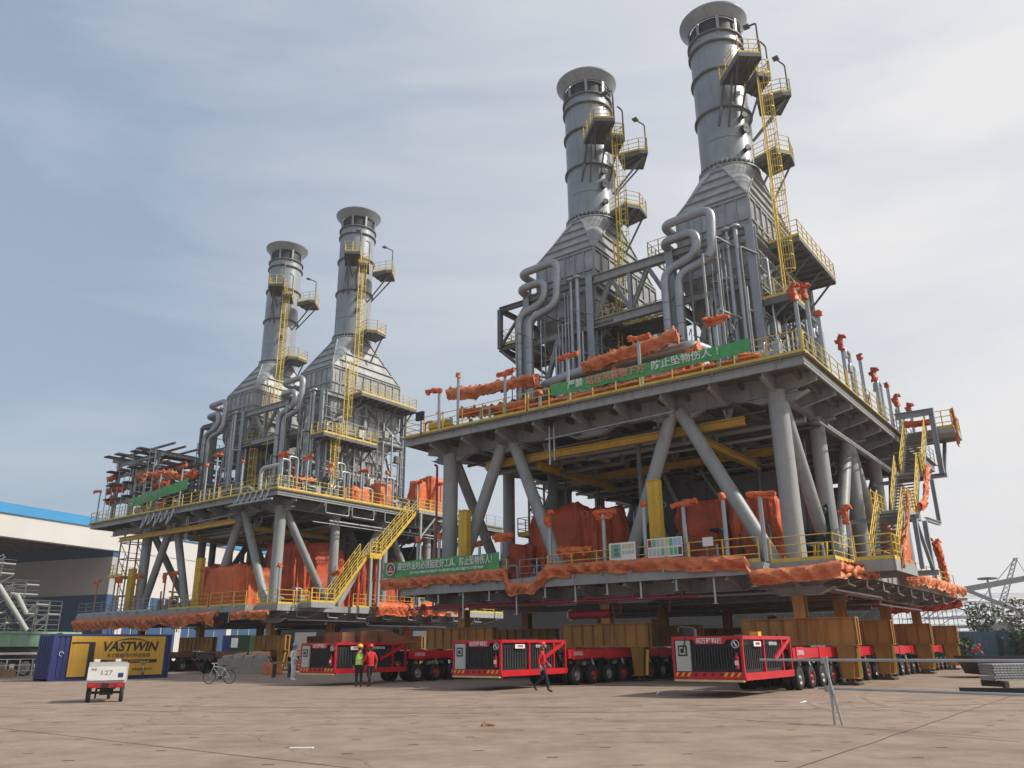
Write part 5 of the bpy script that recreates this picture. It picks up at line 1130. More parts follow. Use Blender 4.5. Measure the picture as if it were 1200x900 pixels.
# ------------------------------------------------------------------ sheeting along deck edges
def edge_sheet(F, pts, r, label, m='orange', seed=0, lump=.75, grp=None, sag=.12, fl=.55):
    q = MB(); lo = all(p[1] <= -2 or p[0] <= -2 for p in pts) and max(p[2] for p in pts) < 6.5
    if lo:
        sd_ = (0, -1) if abs(pts[-1][0]-pts[0][0]) > abs(pts[-1][1]-pts[0][1])*.8 or len(pts) > 8 else (-1, 0)
        band(q, [(p[0], p[1]+(.18 if sd_[1] else 0), p[2]+.12) for p in pts], r*2.0, seed, r*.45, side=sd_, top=r*.45)
        swag(q, [(p[0]+(0 if sd_[1] else .1), p[1]+(.15 if sd_[1] else 0), p[2]+.05) for p in pts], r*.5, 1.1, .12, 14, seed+3, .6, .14)
    else:
        swag(q, pts, r*.72, 1.25, .10, 20, seed, fl*.9, sag)
        band(q, [(p[0], p[1]-.05, p[2]+r*.3) for p in pts], r*1.5, seed+1, r*.5, top=r*.3)
    return mesh_thing('rolled_sheeting', label, 'sheeting', q, m, F, pts[0], grp)
E0 = -2.3
edge_sheet(FA, [(24.2, E0, 5.35), (20, E0, 5.35), (14.9, E0, 5.45), (14.6, E0, 4.65), (13.0, E0, 4.6), (12.2, E0, 5.4), (6, E0, 5.35), (1.6, E0, 5.1), (1.35, E0, 4.5), (-.5, E0+.2, 4.5), (-2.3, E0+.2, 4.65), (-2.4, 1.5, 4.7), (-2.4, 4, 4.8)], .27, 'long roll of orange sheeting along the front edge, lower deck, nearer module', 'orange2', 3)
edge_sheet(FA, [(-2.4, 10, 5.1), (-2.4, 18, 5.1), (-2.4, 28, 5.1)], .3, 'orange sheeting over the rear right edge, lower deck, nearer module', 'orange2', 5)
edge_sheet(FB, [(28.4, E0, 4.3), (20, E0, 4.3), (12, E0, 4.3), (4.4, E0, 4.4)], .45, 'roll of orange sheeting under the front edge, lower deck, farther module', 'orange2', 7)
edge_sheet(FB, [(2.4, E0, 4.35), (-2.3, E0, 4.3)], .3, 'short roll of orange sheeting at the front right corner, lower deck, farther module', 'orange2', 9)
edge_sheet(FB, [(-2.4, 9, 5.2), (-2.4, 14, 5.2)], .5, 'orange sheeting over the right edge, lower deck, farther module', 'orange', 10)
edge_sheet(FB, [(-2.4, 15, 5.3), (-2.4, 20, 5.6)], .5, 'heap of orange sheeting at the far right end, lower deck, farther module', 'orange', 11)
edge_sheet(FA, [(20.8, -.2, 17.2), (18.5, 0, 17.0), (14.2, .2, 16.9), (13.9, .2, 15.8)], .42, 'orange sheeting thrown over pipes at the upper left, nearer module', 'orange2', 12)
edge_sheet(FA, [(20.3, .3, 15.9), (17.5, .3, 15.6), (13, .5, 15.6)], .35, 'lower layer of orange sheeting at the upper left, nearer module', 'orange', 13)
edge_sheet(FA, [(11.0, .4, 17.0), (8.0, .3, 17.2), (4.9, .2, 17.4)], .42, 'orange sheeting over the insulated pipe, middle of the nearer upper deck', 'orange2', 14)
edge_sheet(FA, [(10.2, .1, 15.7), (8.4, .1, 16.0), (6.6, .1, 15.7)], .35, 'crumpled orange sheet below the insulated pipe, nearer upper deck', 'orange', 15)
edge_sheet(FA, [(14.5, -1.2, 14.6), (8, -1.2, 14.6), (1.5, -1.2, 14.6)], .33, 'red sheeting behind the upper green banner, nearer module', 'redtarp', 16, fl=.5)
edge_sheet(FA, [(5.2, .4, 15.6), (4.0, .4, 16.4), (3.8, .2, 15.2)], .45, 'orange sheet round a valve right of the insulated pipe', 'orange', 17)
edge_sheet(FA, [(1.2, -1.2, 14.9), (.2, -1.2, 14.6)], .3, 'orange bundle at the right end of the upper green banner', 'orange', 18)
edge_sheet(FA, [(11.9, -1.3, 6.4), (9.7, -1.4, 6.3)], .3, 'orange cloth laid over the railing left of the notice boards', 'orange', 19)
edge_sheet(FA, [(-3.95, 12.4, 11.0), (-3.95, 9.6, 8.6), (-3.95, 8.0, 8.3)], .24, 'orange sheet along the outer side of the stair landing', 'orange', 20)
edge_sheet(FA, [(-3.85, 6.2, 8.7), (-3.85, 5.2, 7.2), (-3.85, 3.4, 5.8), (-3.85, 2.6, 4.9)], .12, 'faded orange strip down the outer handrail of the grey stair', 'orange2', 21)
edge_sheet(FA, [(-5.2, 16.8, 15.2), (-5.2, 16.9, 13.0)], .15, 'faded orange strip on the corner of the top stair landing', 'orange2', 22)
edge_sheet(FA, [(-2.4, 16.4, 14.6), (-3.9, 16.4, 14.6)], .2, 'dark red cloth across the top of the grey stair', 'redtarp', 23)
edge_sheet(FA, [(-1.9, 24, 8), (-1.9, 25, 6.8), (-1.9, 25.5, 5.2)], .42, 'orange sheet hanging from a post at the far right end, lower deck', 'orange', 24)
edge_sheet(FA, [(-2.2, 28, 4.3), (3, 28, 4.0)], .28, 'red cloth under the rear right corner, lower deck, nearer module', 'redtarp', 25)
edge_sheet(FB, [(22, -1.2, 18.5), (16, -1, 17.9), (15, -1, 17.6)], .42, 'orange sheet on top of the pipe rack, farther module', 'orange2', 26)
edge_sheet(FB, [(26.3, -1.0, 17.7), (24.6, -1.0, 17.6)], .45, 'red-orange wrapped valve at the left end, farther upper deck', 'redtarp', 27)
edge_sheet(FB, [(14.5, -.8, 17.3), (12.2, -.8, 17.5)], .5, 'orange-wrapped valves right of the rack, farther upper deck', 'orange', 28)
edge_sheet(FB, [(19.5, -.6, 17.2), (17.2, -.6, 17.0)], .5, 'red-wrapped valve group in the middle of the rack, farther module', 'redtarp', 29)
edge_sheet(FB, [(-1.2, -.5, 15.4), (-1.2, 2.5, 15.6)], .22, 'pale cloth over pipes at the corner, farther upper deck', 'orange2', 30)
# ------------------------------------------------------------------ banners and boards
def banner(F, u0, u1, v, z0l, z1l, z0r, z1r, label, lines, logo=True):
    """u0 = picture-left end (larger u)"""
    T = thing('banner', label, 'banner', F, ((u0+u1)/2, v, min(z0l, z0r)), 'green banners tied to the railings'); q = MB()
    n = 90
    def f(i, j):
        u = u0+(u1-u0)*i; zb = z0l+(z0r-z0l)*i; zt = z1l+(z1r-z1l)*i
        return (u, v+.035*nz(i*14, j*1.2, u0)+.03*nz(i*40, j*2), zb+(zt-zb)*j+.03*nz(i*9, j, 3)-.05*abs(math.sin(i*9.4)))
    q.grid(f, n, 6); s = q.build('cloth', 'green', T)
    for (txt, size, ic, jr, m, sx) in lines:
        zb = z0l+(z0r-z0l)*ic; zt = z1l+(z1r-z1l)*ic; u = u0+(u1-u0)*ic
        text_part(txt, size, (u, v-.09, zb+(zt-zb)*jr), (u1-u0, 0, (z0r-z0l)), (0, 0, 1), m, s, 'lettering', font_bold=.006, sx=sx)
    if logo:
        q = MB(); r = abs(z1l-z0l)*.40; uc = u0+(u1-u0)*.075; zc = (z0l+z1l)/2+.03
        q.tube((uc, v-.07, zc), (uc, v-.09, zc), r, 24); lo = q.build('emblem_rim', 'white', s); q = MB(); q.tube((uc, v-.092, zc), (uc, v-.096, zc), r*.86, 24); q.build('emblem_disc', 'fire', lo)
        text_part('∧', r*1.1, (uc, v-.1, zc+r*.2), (-1, 0, 0), (0, 0, 1), 'white', lo, 'emblem_mark'); q = MB(); q.box((uc-r*.6, v-.102, zc-r*.45), (uc+r*.6, v-.098, zc-r*.25)); q.build('emblem_bar', 'white', lo)
    return T
banner(FA, 24.1, 15.25, -2.12, 5.62, 6.55, 5.62, 6.55, 'green banner with round red emblem and white characters, nearer lower deck',
       [('高空作业时必须固定好工具、防止坠物伤人！', .50, .56, .60, 'white', .74), ('FIX TOOLS FIRMLY AT HEIGHT TO PREVENT FALLING OBJECTS! ATTENTION!', .20, .57, .2, 'white', .80)])
banner(FA, 11.5, .25, -2.3, 14.62, 15.28, 14.62, 15.28, 'long green banner with red and white characters, nearer upper deck',
       [('严禁', .50, .145, .5, 'white', 1.0), ('站在吊装物下方', .50, .36, .5, 'redchar', 1.0), ('防止坠物伤人', .50, .69, .5, 'white', 1.08), ('!', .5, .86, .5, 'white', 1.0)], False) if X.setdefault('redchar', mat('red_lettering', (.75, .22, .18), .6)) else 0
q = MB(); t = MB()
banner(FB, 21.0, 10.8, -2.3, 14.9, 15.75, 15.6, 16.6, 'twisted green banner on the farther upper deck railing', [('严禁站在吊装物下方', .5, .45, .45, 'glight', 1.1)], True)
def board(F, u0, u1, v, z0, z1, label):
    T = thing('notice_board', label, 'notice board', F, ((u0+u1)/2, v, z0)); q = MB(); q.box((u1, v-.03, z0), (u0, v, z1)); q.build('board', 'white', T); return T
X['teal'] = mat('printed_teal', (.05, .22, .2), .5, 0, .3, 6); X['pgreen'] = mat('printed_green', (.10, .42, .2), .5); X['pblue'] = mat('printed_blue', (.30, .48, .62), .5, 0, .2, 5); X['pyel'] = mat('printed_yellow', (.55, .52, .2), .5, 0, .2, 5)
T = board(FA, 8.4, 6.95, -2.1, 5.58, 6.42, 'white board with a teal drawing of the module, left of the two')
def patch(T, m, u0, u1, z0, z1, v, nm='printed_panel', off=0):
    q = MB(); q.box((u1, v-.006-off, z0), (u0, v-off, z1)); return q.build(nm, m, T)
patch(T, 'glight', 8.3, 7.75, 5.7, 6.35, -2.132)
q = MB(); v_ = -2.145
q.add([(8.2, v_, 5.85), (7.98, v_, 5.75), (7.78, v_, 5.88), (7.98, v_, 6.0), (8.12, v_, 6.0), (8.12, v_, 6.15), (7.86, v_, 6.15), (7.86, v_, 6.0)], [(0,1,2,3), (4,5,6,7)])
q.add([(8.09, v_, 6.15), (8.03, v_, 6.15), (8.03, v_, 6.31), (8.09, v_, 6.31), (7.95, v_, 6.15), (7.89, v_, 6.15), (7.89, v_, 6.33), (7.95, v_, 6.33)], [(0,1,2,3), (4,5,6,7)]); q.build('drawing', 'teal', T)
for i in range(4): patch(T, 'pyel' if i % 2 else 'lgrey', 7.68-.17*i, 7.54-.17*i, 6.1, 6.32, -2.132)
for i in range(4): patch(T, 'lgrey', 7.68-.17*i, 7.54-.17*i, 5.85, 6.02, -2.132)
T = board(FA, 6.3, 4.5, -2.1, 5.56, 6.46, 'wide notice board with rows of small coloured sheets, right of the two')
rr = random.Random(2)
for i in range(8):
    for j in range(2):
        m = ('fire', 'pgreen', 'lgrey', 'lgrey', 'pyel', 'pgreen', 'pblue', 'pblue')[i] if j else rr.choice(('lgrey', 'lgrey', 'pgreen', 'pblue', 'dark'))
        patch(T, m, 6.26-i*.22, 6.08-i*.22, 5.64+j*.42, 5.98+j*.42, -2.132)
T = board(FA, 3.5, 3.0, -2.08, 5.9, 6.3, 'small blank white sign on the railing near the corner column')
# ------------------------------------------------------------------ upper deck pipework, front
T = thing('insulated_pipe', 'thick silver horizontal pipe lying above the upper green banner', 'pipe', FA, (9, 1, 16.9)); q = MB(); q.path([(14.2, 1, 16.6), (12, 1, 16.9), (4.5, 1, 16.9), (4.2, 2.2, 16.9)], .33, 16, .4); q.build('pipe_jacket', 'insul', T)
q = MB(); 
for u in (12, 9, 6): q.bar((u, 1, ZU), (u, 1, 16.6), .16)
q.build('pipe_support', 'steel', T)
T = thing('round_valve_cover', 'pale insulated drum at the foot of the looped pipes', 'drum', FA, (5.6, 1.4, ZU)); q = MB(); q.tube((5.6, 1.0, 15.9), (5.6, 1.9, 15.9), .55, 24); q.build('drum_body', 'lgrey', T); q = MB(); q.tube((5.6, .93, 15.9), (5.6, 1.0, 15.9), .3, 16); q.build('drum_hub', 'orange2', T)
def pipe_bank(F, lst, label, base):
    T = thing('pipe_bank', label, 'pipework', F, base)
    for pts, r, m in lst: q = MB(); q.path(pts, r, 10, .35); q.build('pipe', m, T)
rr = random.Random(5); 
for F, who, off in ((FA, 'nearer', 0), (FB, 'farther', 0)):
    L = []
    for k in range(7):
        v = -.6+k*.42; z = ZU+.5+.25*(k % 3); L.append(([(19.5-k*.7, v, z), (13+rr.random(), v, z), (12.6, v+.3, z+.6*(k % 2)), (3.2+rr.random()*2, v+.3, z+.6*(k % 2)), (3.0, v+.3, ZU)], rr.choice((.07, .1, .14)), rr.choice(('galv', 'rust', 'steel_dark', 'steel'))))
    pipe_bank(F, L, f'bank of long thin pipes along the front of the upper deck, {who} module', (11, 0, ZU))
    L = []
    for k in range(7):
        v = 1.5+k*3.3; L.append(([(-.8, v, ZU), (-.8, v, ZU+1+.4*(k % 3)), (-.8, v+1.4, ZU+1+.4*(k % 3)), (-.8, v+1.4, ZU)], .13, rr.choice(('galv', 'insul', 'steel'))))
        L.append(([(.2, v+.6, ZU), (.2, v+.6, ZU+1.8), (1.8, v+.6, ZU+1.9), (1.8, v+.6, ZU)], .16, rr.choice(('galv', 'insul'))))
    pipe_bank(F, L, f'row of bent standing pipes along the right of the upper deck, {who} module', (0, 11, ZU))
    # clutter behind the railings, each a small machine of its own
    for k, (u, v, m, l) in enumerate(((16.6, .2, 'yellow', 'yellow drum-shaped valve block'), (12.9, -.9, 'ink', 'black wrapped tank'), (20.7, -1.1, 'yellow', 'low yellow valve handles'), (.9, -.7, 'insul', 'pale insulated pump'))):
        T = thing('pump_unit', f'{l} on the front of the upper deck, {who} module', 'pump', F, (u, v, ZU+.1)); q = MB()
        if k == 1: drape(q, (u-.3, v-.4, ZU+.1), (u+.35, v+.3, ZU+1.7), .06, 2, .1, 2, 30, 5, .05); q.build('black_wrap', m, T); continue
        q.tube((u-.7, v, ZU+.8), (u+.7, v, ZU+.8), .32, 16); q.build('casing', m, T); q = MB(); q.box((u-.5, v-.25, ZU+.1), (u+.5, v+.25, ZU+.5)); q.build('base', 'steel_dark', T); q = MB(); q.tube((u, v, ZU+1.1), (u, v, ZU+1.6), .05, 8); q.lathe((u, v, ZU+1.6), [(.25, 0), (.27, .03), (.25, .06), (.22, .03), (.25, 0)], 16); q.build('hand_wheel', m, T)
T = thing('floodlight', 'black square floodlight on the far left corner railing, nearer upper deck', 'floodlight', FA, (21.3, -2.1, ZU+.1)); q = MB(); q.box((21.05, -2.3, 15.0), (21.65, -2.12, 15.55)); q.build('lamp_head', 'ink', T); q = MB(); q.bar((21.35, -2.1, 14.1), (21.35, -2.1, 15.05), .06); q.build('bracket', 'dark', T)
# farther module: pipe rack at the left of the upper deck
T = thing('pipe_rack', 'grey rack of stacked dark trays at the left end of the farther upper deck', 'pipe rack', FB, (23, 2.5, ZU))
for u in (19.5, 23.5, 26.8):
    for v in (-.8, 3.4, 7.5): q = MB(); q.ibeam((u, v, ZU), (u, v, 20.6), .35, .35, .03, (0, 1, 0)); q.build('rack_column', 'steel', T)
for u in (19.5, 23.5, 26.8): q = MB(); q.ibeam((u, -1.6, 20.6), (u, 8.4, 20.6), .3, .4, .03); q.build('rack_beam', 'steel', T)
for z in (16.2, 17.6, 19.0, 20.2):
    for v in (-.8, 3.4, 7.5): q = MB(); q.ibeam((18.5, v, z), (27.4, v, z), .25, .3, .03); q.build('rack_beam', 'steel', T)
rr = random.Random(9)
for z in (16.4, 17.8, 19.2, 20.9):
    for k in range(4): q = MB(); u = 20+k*1.9+rr.random(); q.box((u, -1.8-rr.random()*.6, z), (u+.9, 6+rr.random()*2, z+.14)); q.build('cable_tray', 'dark' if k % 2 else 'steel_dark', T)
    for k in range(3): q = MB(); v = -.5+k*1.5; q.tube((16.5+rr.random()*2, v, z+.3), (27.5, v, z+.3), .13, 8); q.build('pipe', rr.choice(('rust', 'galv', 'steel_dark')), T)
for z, u in ((16.4, 27.8), (17.6, 28.0), (18.9, 28.2)): q = MB(); swag(q, [(u, -1, z), (u-1.6, -1.2, z+.1)], .3, .7, .12, 12, z, .9); q.build('wrapped_pipe_end', 'redtarp', T)
for k in range(9): q = MB(); u = 18.8+k*1.1; q.tube((u, -1.4, ZU), (u, -1.4, 18+rr.random()*3), .04, 6); q.build('scaffold_tube', 'galv', T)
# junction clutter hanging on the front right corner
for F, who in ((FB, 'farther'),):
    T = thing('pipe_manifold', 'grey pipe manifold hanging outside the front right corner, farther upper deck', 'pipework', F, (1, -2.4, 13.2))
    for k in range(6): q = MB(); u = -1.3+k*.8; q.path([(u, -2.3, 14.1), (u, -2.55, 13.3), (u+.5, -2.55, 13.0), (u+.5, -2.3, 13.6)], .07, 8, .2); q.build('pipe', 'galv', T)
    q = MB(); q.tube((-2.2, -2.6, 13.15), (3.6, -2.6, 13.15), .09, 8); q.build('header', 'galv', T)
    T = thing('pipe_manifold', 'grey pipe manifold hanging from the middle of the front, farther upper deck', 'pipework', F, (16, -2.4, 12.8))
    for k in range(5): q = MB(); u = 12.6+k*1.1; q.path([(u, -2.3, 13.9), (u, -2.5, 13.1), (u+.7, -2.5, 12.5+.3*(k % 2)), (u+.7, -2.3, 13.4)], .09, 8, .2); q.build('pipe', 'galv', T)
    T = thing('corner_pipe', 'thick cream bent pipe rising at the front right corner, farther upper deck', 'pipe', F, (0, -1.3, ZU)); q = MB(); q.path([(1.4, -1.3, ZU), (1.4, -1.3, 16.3), (-1.3, -1.3, 16.3), (-1.3, -1.3, 15.4)], .17, 12, .5); q.build('pipe', 'lgrey', T)
    for k, v in enumerate((3, 6, 10, 14)):
        T = thing('hanging_conduit', f'{num[k]} bracketed conduit loop under the right edge of the farther upper deck', 'conduit', F, (-2.1, v, 12.6)); q = MB(); q.path([(-2.1, v, 13.6), (-2.1, v, 12.7), (-2.1, v+2.6, 12.7), (-2.1, v+2.6, 13.6)], .06, 8, .15); q.build('conduit', 'galv', T)
# ------------------------------------------------------------------ people
def person(loc, rz, label, pose, jacket, trousers, helmet, vest=None, s=1.0, boot='boot'):
    """pose: joint offsets; x = right of the body, y = facing direction, z up"""
    J = dict(pelvis=(0, 0, .93), belly=(0, .0, 1.08), chest=(0, .01, 1.30), neck=(0, 0, 1.47), head0=(0, .02, 1.56), head1=(0, .02, 1.69),
             shR=(.18, 0, 1.41), elR=(.24, -.02, 1.14), wrR=(.25, .06, .90), shL=(-.18, 0, 1.41), elL=(-.24, -.02, 1.14), wrL=(-.25, .06, .90),
             hipR=(.09, 0, .90), knR=(.10, .03, .50), anR=(.10, -.01, .10), toR=(.11, .16, .045), hipL=(-.09, 0, .90), knL=(-.10, .03, .50), anL=(-.10, -.01, .10), toL=(-.11, .16, .045))
    J.update(pose)
    RD = dict(pelvis=(.155, .12), belly=(.15, .115), chest=(.175, .13), neck=(.06, .06), head0=(.075, .085), head1=(.085, .1), sh=(.075, .075), el=(.052, .052), wr=(.036, .036), hip=(.10, .11), kn=(.07, .07), an=(.052, .055), to=(.045, .035))
    names = list(J); vs = [Vector(J[n])*s for n in names]; ed = []
    def e(a, b): ed.append((names.index(a), names.index(b)))
    e('pelvis', 'belly'); e('belly', 'chest'); e('chest', 'neck'); e('neck', 'head0'); e('head0', 'head1')
    for S in 'RL': e('chest', 'sh'+S); e('sh'+S, 'el'+S); e('el'+S, 'wr'+S); e('pelvis', 'hip'+S); e('hip'+S, 'kn'+S); e('kn'+S, 'an'+S); e('an'+S, 'to'+S)
    rad = [RD[n] if n in RD else RD[n[:-1]] for n in names]
    # hands: palm, four unequal fingers and a thumb
    for S, sg in (('R', 1), ('L', -1)):
        w0 = Vector(J['wr'+S])*s; d = (Vector(J['wr'+S])-Vector(J['el'+S])).normalized(); f = Vector((0, 1, 0)); f = (f-d*f.dot(d)).normalized(); n_ = d.cross(f)
        pi = len(vs); vs.append(w0+d*.05); rad.append((.035, .024)); ed.append((names.index('wr'+S), pi))
        for k, L in ((-1.5, .055), (-.5, .07), (.5, .075), (1.5, .068)):
            a = len(vs); vs.append(w0+d*.095+f*.019*k); rad.append((.010, .010)); ed.append((pi, a)); vs.append(w0+d*(.095+L*.5)+f*.02*k+n_*.012*sg); rad.append((.009, .009)); ed.append((a, a+1)); vs.append(w0+d*(.095+L*.85)+f*.02*k+n_*.035*sg); rad.append((.008, .008)); ed.append((a+1, a+2))
        a = len(vs); vs.append(w0+d*.055+f*.045); rad.append((.011, .011)); ed.append((pi, a)); vs.append(w0+d*.095+f*.06); rad.append((.009, .009)); ed.append((a, a+1))
    me = bpy.data.meshes.new('p'); me.from_pydata(vs, ed, []); ob = bpy.data.objects.new('p', me); COL.objects.link(ob)
    sk = ob.modifiers.new('s', 'SKIN'); su = ob.modifiers.new('u', 'SUBSURF'); su.levels = 2; su.render_levels = 2
    for i, v in enumerate(me.skin_vertices[0].data): v.radius = (rad[i][0]*s, rad[i][1]*s); v.use_root = (i == 0)
    dg = bpy.context.evaluated_depsgraph_get(); m2 = bpy.data.meshes.new_from_object(ob.evaluated_get(dg)); bpy.data.objects.remove(ob)
    for k in (jacket, trousers, 'skin', boot, 'hair'): m2.materials.append(X[k])
    def near(p):
        best = None
        for a, b in ed:
            A, B = vs[a], vs[b]; t = max(0, min(1, (p-A).dot(B-A)/max(1e-9, (B-A).length_squared))); q = (p-A-(B-A)*t).length
            if best is None or q < best[0]: best = (q, a, b, t)
        return best
    for poly in m2.polygons:
        _, a, b, t = near(poly.center); na = names[a] if a < len(names) else 'hand'; nb = names[b] if b < len(names) else 'hand'; k = 0
        if 'hand' in (na, nb) or (nb[:2] == 'wr' and t > .88): k = 2
        elif na == 'head0' or nb == 'head0' or (nb == 'neck' and t > .8): k = 2
        elif nb[:2] in ('kn', 'hi') or (nb[:2] == 'an' and t < .8): k = 1
        elif nb[:2] in ('an', 'to'): k = 3
        elif na == 'pelvis' and t < .35: k = 1
        if k == 2 and nb == 'head1' and poly.center.y < vs[names.index('head0')].y-.02*s: k = 4
        poly.material_index = k; poly.use_smooth = True
    T = thing('person', label, 'person', Frame((loc[0], loc[1], 0), rz, 1)); o = bpy.data.objects.new('body', m2); COL.objects.link(o); o.parent = T
    h1 = Vector(J['head1'])*s; h0 = Vector(J['head0'])*s; ax = (h1-h0).normalized()
    q = MB(); c = h0.lerp(h1, .5)
    # face: nose, brow, eyes, mouth, ears
    q.tube(c+Vector((0, .095, .015))*s, c+Vector((0, .125, -.02))*s, .010*s, 6, .016*s); q.tube(c+Vector((-.095, .0, -.0))*s, c+Vector((-.1, -.01, .03))*s, .02*s, 8); q.tube(c+Vector((.095, 0, 0))*s, c+Vector((.1, -.01, .03))*s, .02*s, 8); q.build('nose_and_ears', 'skin', T)
    q = MB(); 
    for x in (-.033, .033): q.tube(c+Vector((x-.012, .098, .03))*s, c+Vector((x+.012, .098, .03))*s, .007*s, 6)
    q.tube(c+Vector((-.022, .098, -.05))*s, c+Vector((.022, .098, -.05))*s, .005*s, 6); q.build('eyes_and_mouth', 'hair', T)
    q = MB(); top = h1+Vector((0, 0, -.005))*s; prof = [(.128, .0), (.13, .03), (.122, .075), (.095, .118), (.05, .14), (.001, .147)]
    q.lathe(top, [(r*s, z*s) for r, z in prof], 20); q.tube(top+Vector((0, .02, -.005))*s, top+Vector((0, .05, .004))*s, .125*s, 20); q.add([top+Vector((x*s, y*s, z*s)) for x, y, z in ((-.1, .08, .01), (.1, .08, .01), (.06, .185, -.008), (-.06, .185, -.008), (-.1, .08, -.002), (.1, .08, -.002), (.06, .185, -.018), (-.06, .185, -.018))], [(0,1,2,3), (7,6,5,4), (0,4,5,1), (1,5,6,2), (2,6,7,3), (3,7,4,0)]); q.build('hard_hat', helmet, T)
    ch, be, pe = Vector(J['chest'])*s, Vector(J['belly'])*s, Vector(J['pelvis'])*s
    def ringp(c, rx, ry, n=24): return [c+Vector((rx*math.cos(2*math.pi*i/n), ry*math.sin(2*math.pi*i/n), 0)) for i in range(n)]
    if vest:
        q = MB(); R_ = [ringp(pe+Vector((0, 0, .02))*s, .19*s, .155*s), ringp(be, .185*s, .15*s), ringp(ch, .20*s, .165*s), ringp(ch.lerp(Vector(J['neck'])*s, .65), .165*s, .125*s)]
        q.add([p for r in R_ for p in r], [(k*24+i, k*24+(i+1) % 24, (k+1)*24+(i+1) % 24, (k+1)*24+i) for k in range(3) for i in range(24)], True); vo_ = q.build('safety_vest', vest, T)
        for c, rx, ry in ((be.lerp(pe, .35), .193, .158), (be.lerp(ch, .4), .197, .162)):
            q = MB(); A, B = ringp(c, rx*s, ry*s), ringp(c+Vector((0, 0, .05*s)), rx*s, ry*s); q.add(A+B, [(i, (i+1) % 24, 24+(i+1) % 24, 24+i) for i in range(24)], True); q.build('reflective_band', 'silver', vo_)
    else:
        q = MB(); R_ = [ringp(pe+Vector((0, 0, -.04))*s, .175*s, .14*s), ringp(pe+Vector((0, 0, .05))*s, .17*s, .135*s)]
        q.add(R_[0]+R_[1], [(i, (i+1) % 24, 24+(i+1) % 24, 24+i) for i in range(24)], True); q.build('jacket_hem', jacket, T)
        q = MB(); q.tube(Vector(J['neck'])*s+Vector((0, 0, -.05))*s, Vector(J['neck'])*s+Vector((0, 0, .02))*s, .085*s, 14, .075*s); q.build('collar', jacket, T)
    return T
walk = dict(knR=(.10, .16, .52), anR=(.10, .22, .11), toR=(.11, .38, .05), knL=(-.10, -.02, .50), anL=(-.10, -.33, .22), toL=(-.11, -.22, .08), elR=(.25, -.12, 1.16), wrR=(.25, -.06, .93), elL=(-.25, .05, 1.15), wrL=(-.25, .22, .98))
person((1.03, 31.5), R(-97), 'man in red jacket and red helmet striding to the right past the middle transporter', walk, 'redcloth', 'navy', 'helm_r')
person((-6.85, 37.1), R(12), 'man in lime safety vest and yellow helmet walking away beside a colleague', dict(knR=(.10, .10, .51), anR=(.10, .06, .10), toR=(.11, .22, .045), anL=(-.10, -.12, .12), toL=(-.11, .03, .05)), 'navy', 'navy', 'helm_y', 'hivis')
person((-6.35, 37.0), R(40), 'man in red jacket and red helmet walking beside the one in lime vest', {**walk, 'knL': (-.10, -.03, .5), 'anL': (-.10, -.36, .24)}, 'redcloth', 'navy', 'helm_r')
person((-12.0, 45.6), R(-100), 'man in white coverall and pale blue helmet standing left of the transporter', dict(wrR=(.22, .16, 1.0), wrL=(-.22, .14, .98), elR=(.25, -.05, 1.15), elL=(-.25, -.05, 1.15)), 'whitecloth', 'whitecloth', 'helm_b', s=1.07, boot='whitecloth')
person((37.6, 68.8), R(-100), 'person in red jacket with lime vest stooping at the far right under the last beam', dict(belly=(0, .10, 1.04), chest=(0, .30, 1.18), neck=(0, .42, 1.28), head0=(0, .48, 1.34), head1=(0, .53, 1.44), shR=(.18, .34, 1.24), elR=(.22, .45, 1.0), wrR=(.2, .6, .85), shL=(-.18, .34, 1.24), elL=(-.22, .50, 1.02), wrL=(-.2, .68, .95), knL=(-.10, .18, .52), anL=(-.10, .1, .1), toL=(-.11, .26, .045), knR=(.1, -.1, .52), anR=(.1, -.3, .12), toR=(.1, -.16, .05)), 'redcloth', 'navy', 'helm_r')
person((-20.7, 70.5), R(170), 'worker in yellow-green vest in the shade under the farther module', {}, 'navy', 'navy', 'helm_y', 'hivis')
# ------------------------------------------------------------------ hall on the far left
X['wallw'] = mat('off_white_sheet', (.56, .55, .53), .6, 0, .05, .2); X['wallb'] = mat('blue_sheet', (.028, .075, .16), .6, 0, .12, .1); X['trimb'] = mat('light_blue_trim', (.04, .26, .52), .5, 0, .08, .2); X['soffit'] = mat('soffit_truss', (.11, .105, .10), .8, 0, .4, .5)
P1 = Vector((-70, 93, 0)); FD = Vector((.362, .932, 0)).normalized(); fa = math.atan2(FD.y, FD.x)
FH = Frame(P1, fa, 1)    # x along the front towards the right, +y to the back-left
Tn = thing('assembly_hall', 'huge open white and blue hall with bright blue roof edge behind the far left', 'hall', FH, (30, 10, 0))
q = MB(); q.box((-30, 0, 15.9), (95, 1.2, 20.0)); q.build('fascia', 'wallw', Tn)
q = MB(); q.box((-30.2, -.25, 18.85), (95.2, -.02, 20.15)); q.build('roof_edge', 'trimb', Tn)
q = MB(); q.box((-30, 1.2, 16.9), (95, 60, 17.9)); q.build('roof', 'soffit', Tn)
q = MB()
for i in range(60): q.bar((-29+i*.9, 1.3, 16.7), (-29+i*.9, 58, 16.7), .1, .25)
for i in range(18): q.bar((-30, 2+i*3.1, 16.5), (30, 2+i*3.1, 16.5), .14, .3)
q.build('roof_truss', 'steel_dark', Tn)
wx = 29.0
q = MB(); q.box((wx, .2, 15.0), (wx+1, 58, 16.8)); q.build('inner_wall_band', 'wallb', Tn)
q = MB(); q.box((wx, .2, 9.6), (wx+1, 58, 15.0)); q.build('inner_wall_upper', 'wallw_shade', Tn)
q = MB(); q.box((wx, .2, 0), (wx+1, 58, 9.6)); q.build('inner_wall_lower', 'wallb', Tn)
q = MB(); 
